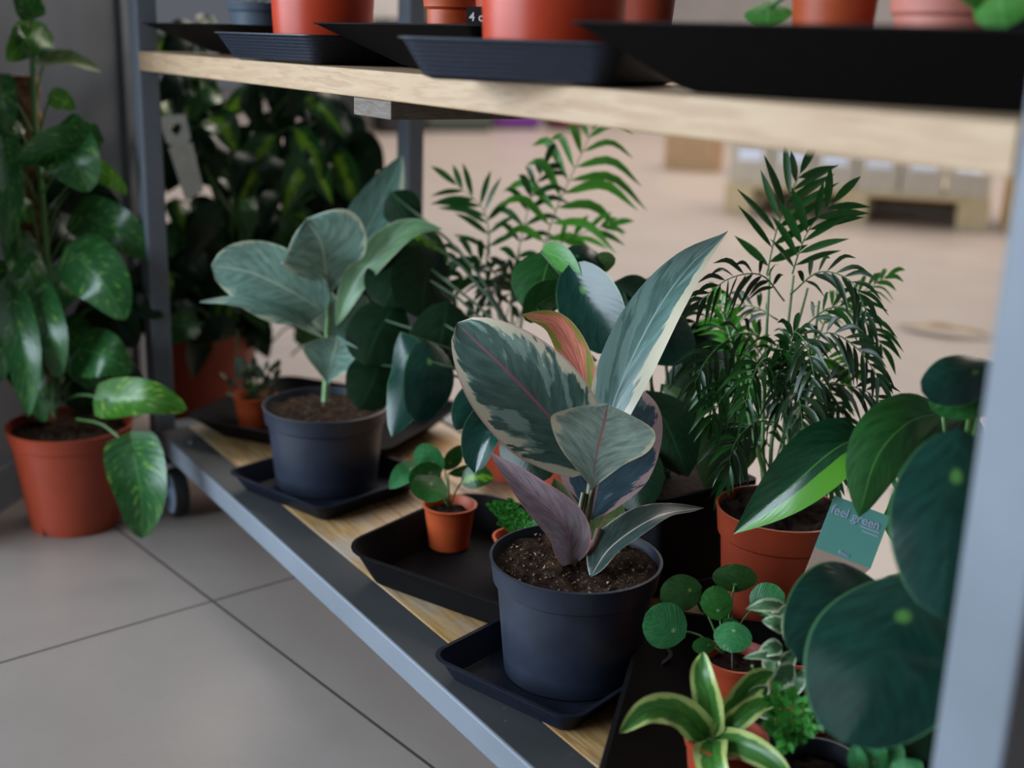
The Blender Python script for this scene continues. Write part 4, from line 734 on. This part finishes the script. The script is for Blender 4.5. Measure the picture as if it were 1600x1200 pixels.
small_plant('potted_plant', 'small terracotta pot with a black price label on the upper shelf', 'potted plant', g_, .022, .030, .078, M['terracotta'], 8, 'grey_leaf', .025, lip=.003, liph=.5)
small_plant('potted_plant', 'large glossy red pot in the small middle tray of the upper shelf', 'potted plant', (1.008, 0.042, zt), .057, .066, .125, M['red_pot'], 12, 'pothos', .07, lh=.14, lip=.003)
small_plant('potted_plant', 'small terracotta pot right of the middle large red pot, upper shelf', 'potted plant', (0.828, 0.285, zt+.002), .022, .030, .078, M['terracotta'], 6, 'grey_leaf', .03, lip=.003, liph=.5)
RP = small_plant('potted_plant', 'red pot with round green leaves, left in the right-hand tray of the upper shelf', 'potted plant', (1.175, 0.195, zt), .028, .038, .085, M['orange_pot'], 9, 'bright', .035, lh=.02)
small_plant('potted_plant', 'pinkish terracotta pot in the middle of the right-hand tray of the upper shelf', 'potted plant', (1.275, 0.210, zt), .036, .046, .090, M['terracotta_pink'], 8, 'pothos', .04, lip=.003, liph=.4)
small_plant('potted_plant', 'dark blue pot near the right end of the upper shelf', 'potted plant', (1.245, 0.310, zt), .030, .038, .090, M['black_pot'], 8, 'pothos', .04)
def upleaf(t_label, pts, wd, c):
    t = thing('potted_plant', t_label, 'potted plant', c); pot(t, c, .022, .029, .045, M['orange_pot'])
    for p_ in pts: leaf(t, p_, wd, 'bright', stem_from=V(c)+V((0, 0, .04)), sr=.002, kind='round', fold=-.1)
upleaf('small pot with drooping round green leaf, right end of the upper shelf', [[(1560,-10,.80),(1565,15,.79),(1570,45,.79)], [(1540,-20,.82),(1510,-10,.82),(1500,0,.82)]], .034, (1.370, 0.190, zt))
for p_ in ([(1200,2,.98),(1200,20,.97),(1200,40,.97)], [(1300,-10,.99),(1298,10,.98),(1296,32,.98)]): leaf(RP, p_, .038, 'bright', stem_from=V((1.175, 0.195, zt+.08)), sr=.002, kind='round', fold=-.1)
# black label with writing
lc = W(745, 22, 1.172); exl = (RT - V((0, 0, RT.z))).normalized(); lt = thing('price_label', 'small black label with white number four, on the terracotta pot of the upper shelf', 'label', lc - V((0, 0, .012)))
card_quad(lc - exl*.010 - V((0, 0, .012)), lc + exl*.014 - V((0, 0, .012)), lc + exl*.014 + V((0, 0, .007)), lc - exl*.010 + V((0, 0, .007)), .001).build('card', M['black_tag'], lt, smooth=False)
text_on(lt, '4 c', lc - exl*.0075 - V((0, 0, .0065)) + exl.cross(V((0, 0, 1)))*.0004, exl, V((0, 0, 1)), .0115, M['letter_white'])

# ================================================================== background: pallet with cartons
pA = V((-2.61, 3.61, 0)); pB_ = V((-1.66, 4.34, 0)); dx = (pB_-pA).normalized(); ang = math.atan2(dx.y, dx.x); dyv = V((-dx.y, dx.x, 0))
PT = thing('wooden_pallet', 'pale wooden pallet on the shop floor in the background at the right', 'pallet', pA)
def pbox(name, u0, u1, v0, v1, z0, z1, mat, par, bev=.003):
    mb = MB(); c = [pA+dx*u0+dyv*v0, pA+dx*u1+dyv*v0, pA+dx*u1+dyv*v1, pA+dx*u0+dyv*v1]
    mb.add([V((p.x, p.y, z)) for z in (z0, z1) for p in c], [(0,3,2,1),(4,5,6,7),(0,1,5,4),(1,2,6,5),(2,3,7,6),(3,0,4,7)]); return mb.build(name, mat, par, smooth=False, bevel=bev)
for v in (0, .34, .70):
    for u in (0, .545, 1.09): pbox('block', u, u+.14, v, v+.10, 0, .10, M['pallet'], PT)
for u in (0, .545, 1.09): pbox('cross_board', u, u+.14, 0, .80, .10, .122, M['pallet'], PT)
for k in range(5): pbox('deck_board', 0, 1.23, .165*k, .165*k+.13, .122, .144, M['pallet'], PT)
M['carton'] = plain('beige_carton', (0.56, 0.46, 0.34), 0.6, var=.08); M['paper'] = plain('white_paper', (0.85, 0.86, 0.95), 0.5, var=.02)
for k in range(6):
    u = 0.01 + k*.203; place = ['at its left end', 'second from left', 'third from left', 'third from right', 'second from right', 'at its right end'][k]
    t = thing('carton', 'beige carton with a white label on the background pallet, %s' % place, 'box', pA+dx*(u+.1)+V((0, 0, .1442)), 'cartons on the background pallet')
    b = pbox('box', u, u+.195, .02, .40, .1445, .46, M['carton'], t); pbox('paper_label', u+.04, u+.155, .018, .0199, .255, .312, M['paper'], t, 0)
pbox('rear_skirt', 0, 1.23, .801, .82, 0, .144, M['pallet'], PT); pbox('bottom_board', .15, 1.08, .36, .80, .001, .012, M['rubber'], PT)  # rear panel added to block light; dark sheet puts shade into the gap
cA = onz(1083, 264, 0)
t = thing('carton', 'brown carton with a white top on the floor left of the background pallet', 'box', cA)
pA_s = pA; 
def fbox(name, c, hx, hy, z0, z1, mat, par, rot=ang, bev=.004): mb = MB(); mb.box((c.x-hx, c.y-hy, z0), (c.x+hx, c.y+hy, z1), rot=rot); return mb.build(name, mat, par, smooth=False, bevel=bev)
fbox('box', cA, .17, .14, 0.0, .30, plain('brown_carton', (0.42, 0.26, 0.13), .7), t); fbox('lid', cA, .175, .145, .30, .36, M['paper'], t)
c = pA + dx*1.42 + dyv*.25; t = thing('crate', 'orange wooden crate at the right end of the background pallet', 'crate', c); fbox('crate_body', c, .12, .20, 0, .30, plain('orange_wood', (0.55, 0.32, 0.08), .6), t); fbox('crate_lid', c, .125, .205, .30, .34, plain('dark_lid', (0.12, 0.10, 0.10), .6), t)
# far dark display units under the horizon
def far(px, py): return onz(px, py, 0)
for (x0, x1, yb, hh, col, nm, lb) in ((500, 562, 205, 0.9, (0.015, 0.015, 0.017), 'display_cabinet', 'dark display cabinet far behind, left of the pale column'), (603, 640, 202, 0.9, (0.014, 0.013, 0.014), 'display_cabinet', 'dark display cabinet far behind, right of the pale column'), (668, 770, 198, 0.9, (0.06, 0.07, 0.055), 'display_cabinet', 'grey-green display cabinet far behind, right of the back post'), (775, 845, 194, 0.5, (0.16, 0.03, 0.26), 'flower_crate', 'purple flower crate on the floor far behind under the shelf board'), (885, 915, 197, 0.5, (0.20, 0.05, 0.06), 'flower_crate', 'dark red flower crate far behind next to the purple one')):
    a = far(x0, yb+8); b_ = far(x1, yb+8); c = (a+b_)/2; e = (b_-a); e.z = 0; hw = e.length/2; rz = math.atan2(e.y, e.x); nb = V((-e.y, e.x, 0)).normalized()*.25; cc = c+nb
    t = thing(nm, lb, 'display' if 'disp' in nm else 'crate', V((cc.x, cc.y, 0))); fbox('body', cc, hw, .25, .04, hh, plain(nm+'_paint', col, .5), t, rot=rz); fbox('plinth', cc, hw-.02, .22, 0, .04, M['rubber'], t, rot=rz); fbox('top', cc, hw+.01, .26, hh, hh+.03, plain(nm+'_top', tuple(x*1.5 for x in col), .5), t, rot=rz)
c = far(583, 202); cl = MB(); cl.box((c.x-.17, c.y-.17, 0), (c.x+.17, c.y+.17, 4)); struct(cl.build('trim_3', plain('pale_column', (0.45, 0.42, 0.40), .6), smooth=False))
# dry leaf on the floor
c = onz(1480, 524, 0); dl = MB(); leaf_mb(dl, [c+V((-.13, -.06, .006)), c+V((0, 0, .02)), c+V((.12, .10, .006))], .055, 'lance', fold=.3, ref=V((0, 0, 1)), wave=.1); tag(dl.build('dry_leaf', M['dry'], None), 'brown dry leaf lying on the shop floor behind the palm', 'leaf')
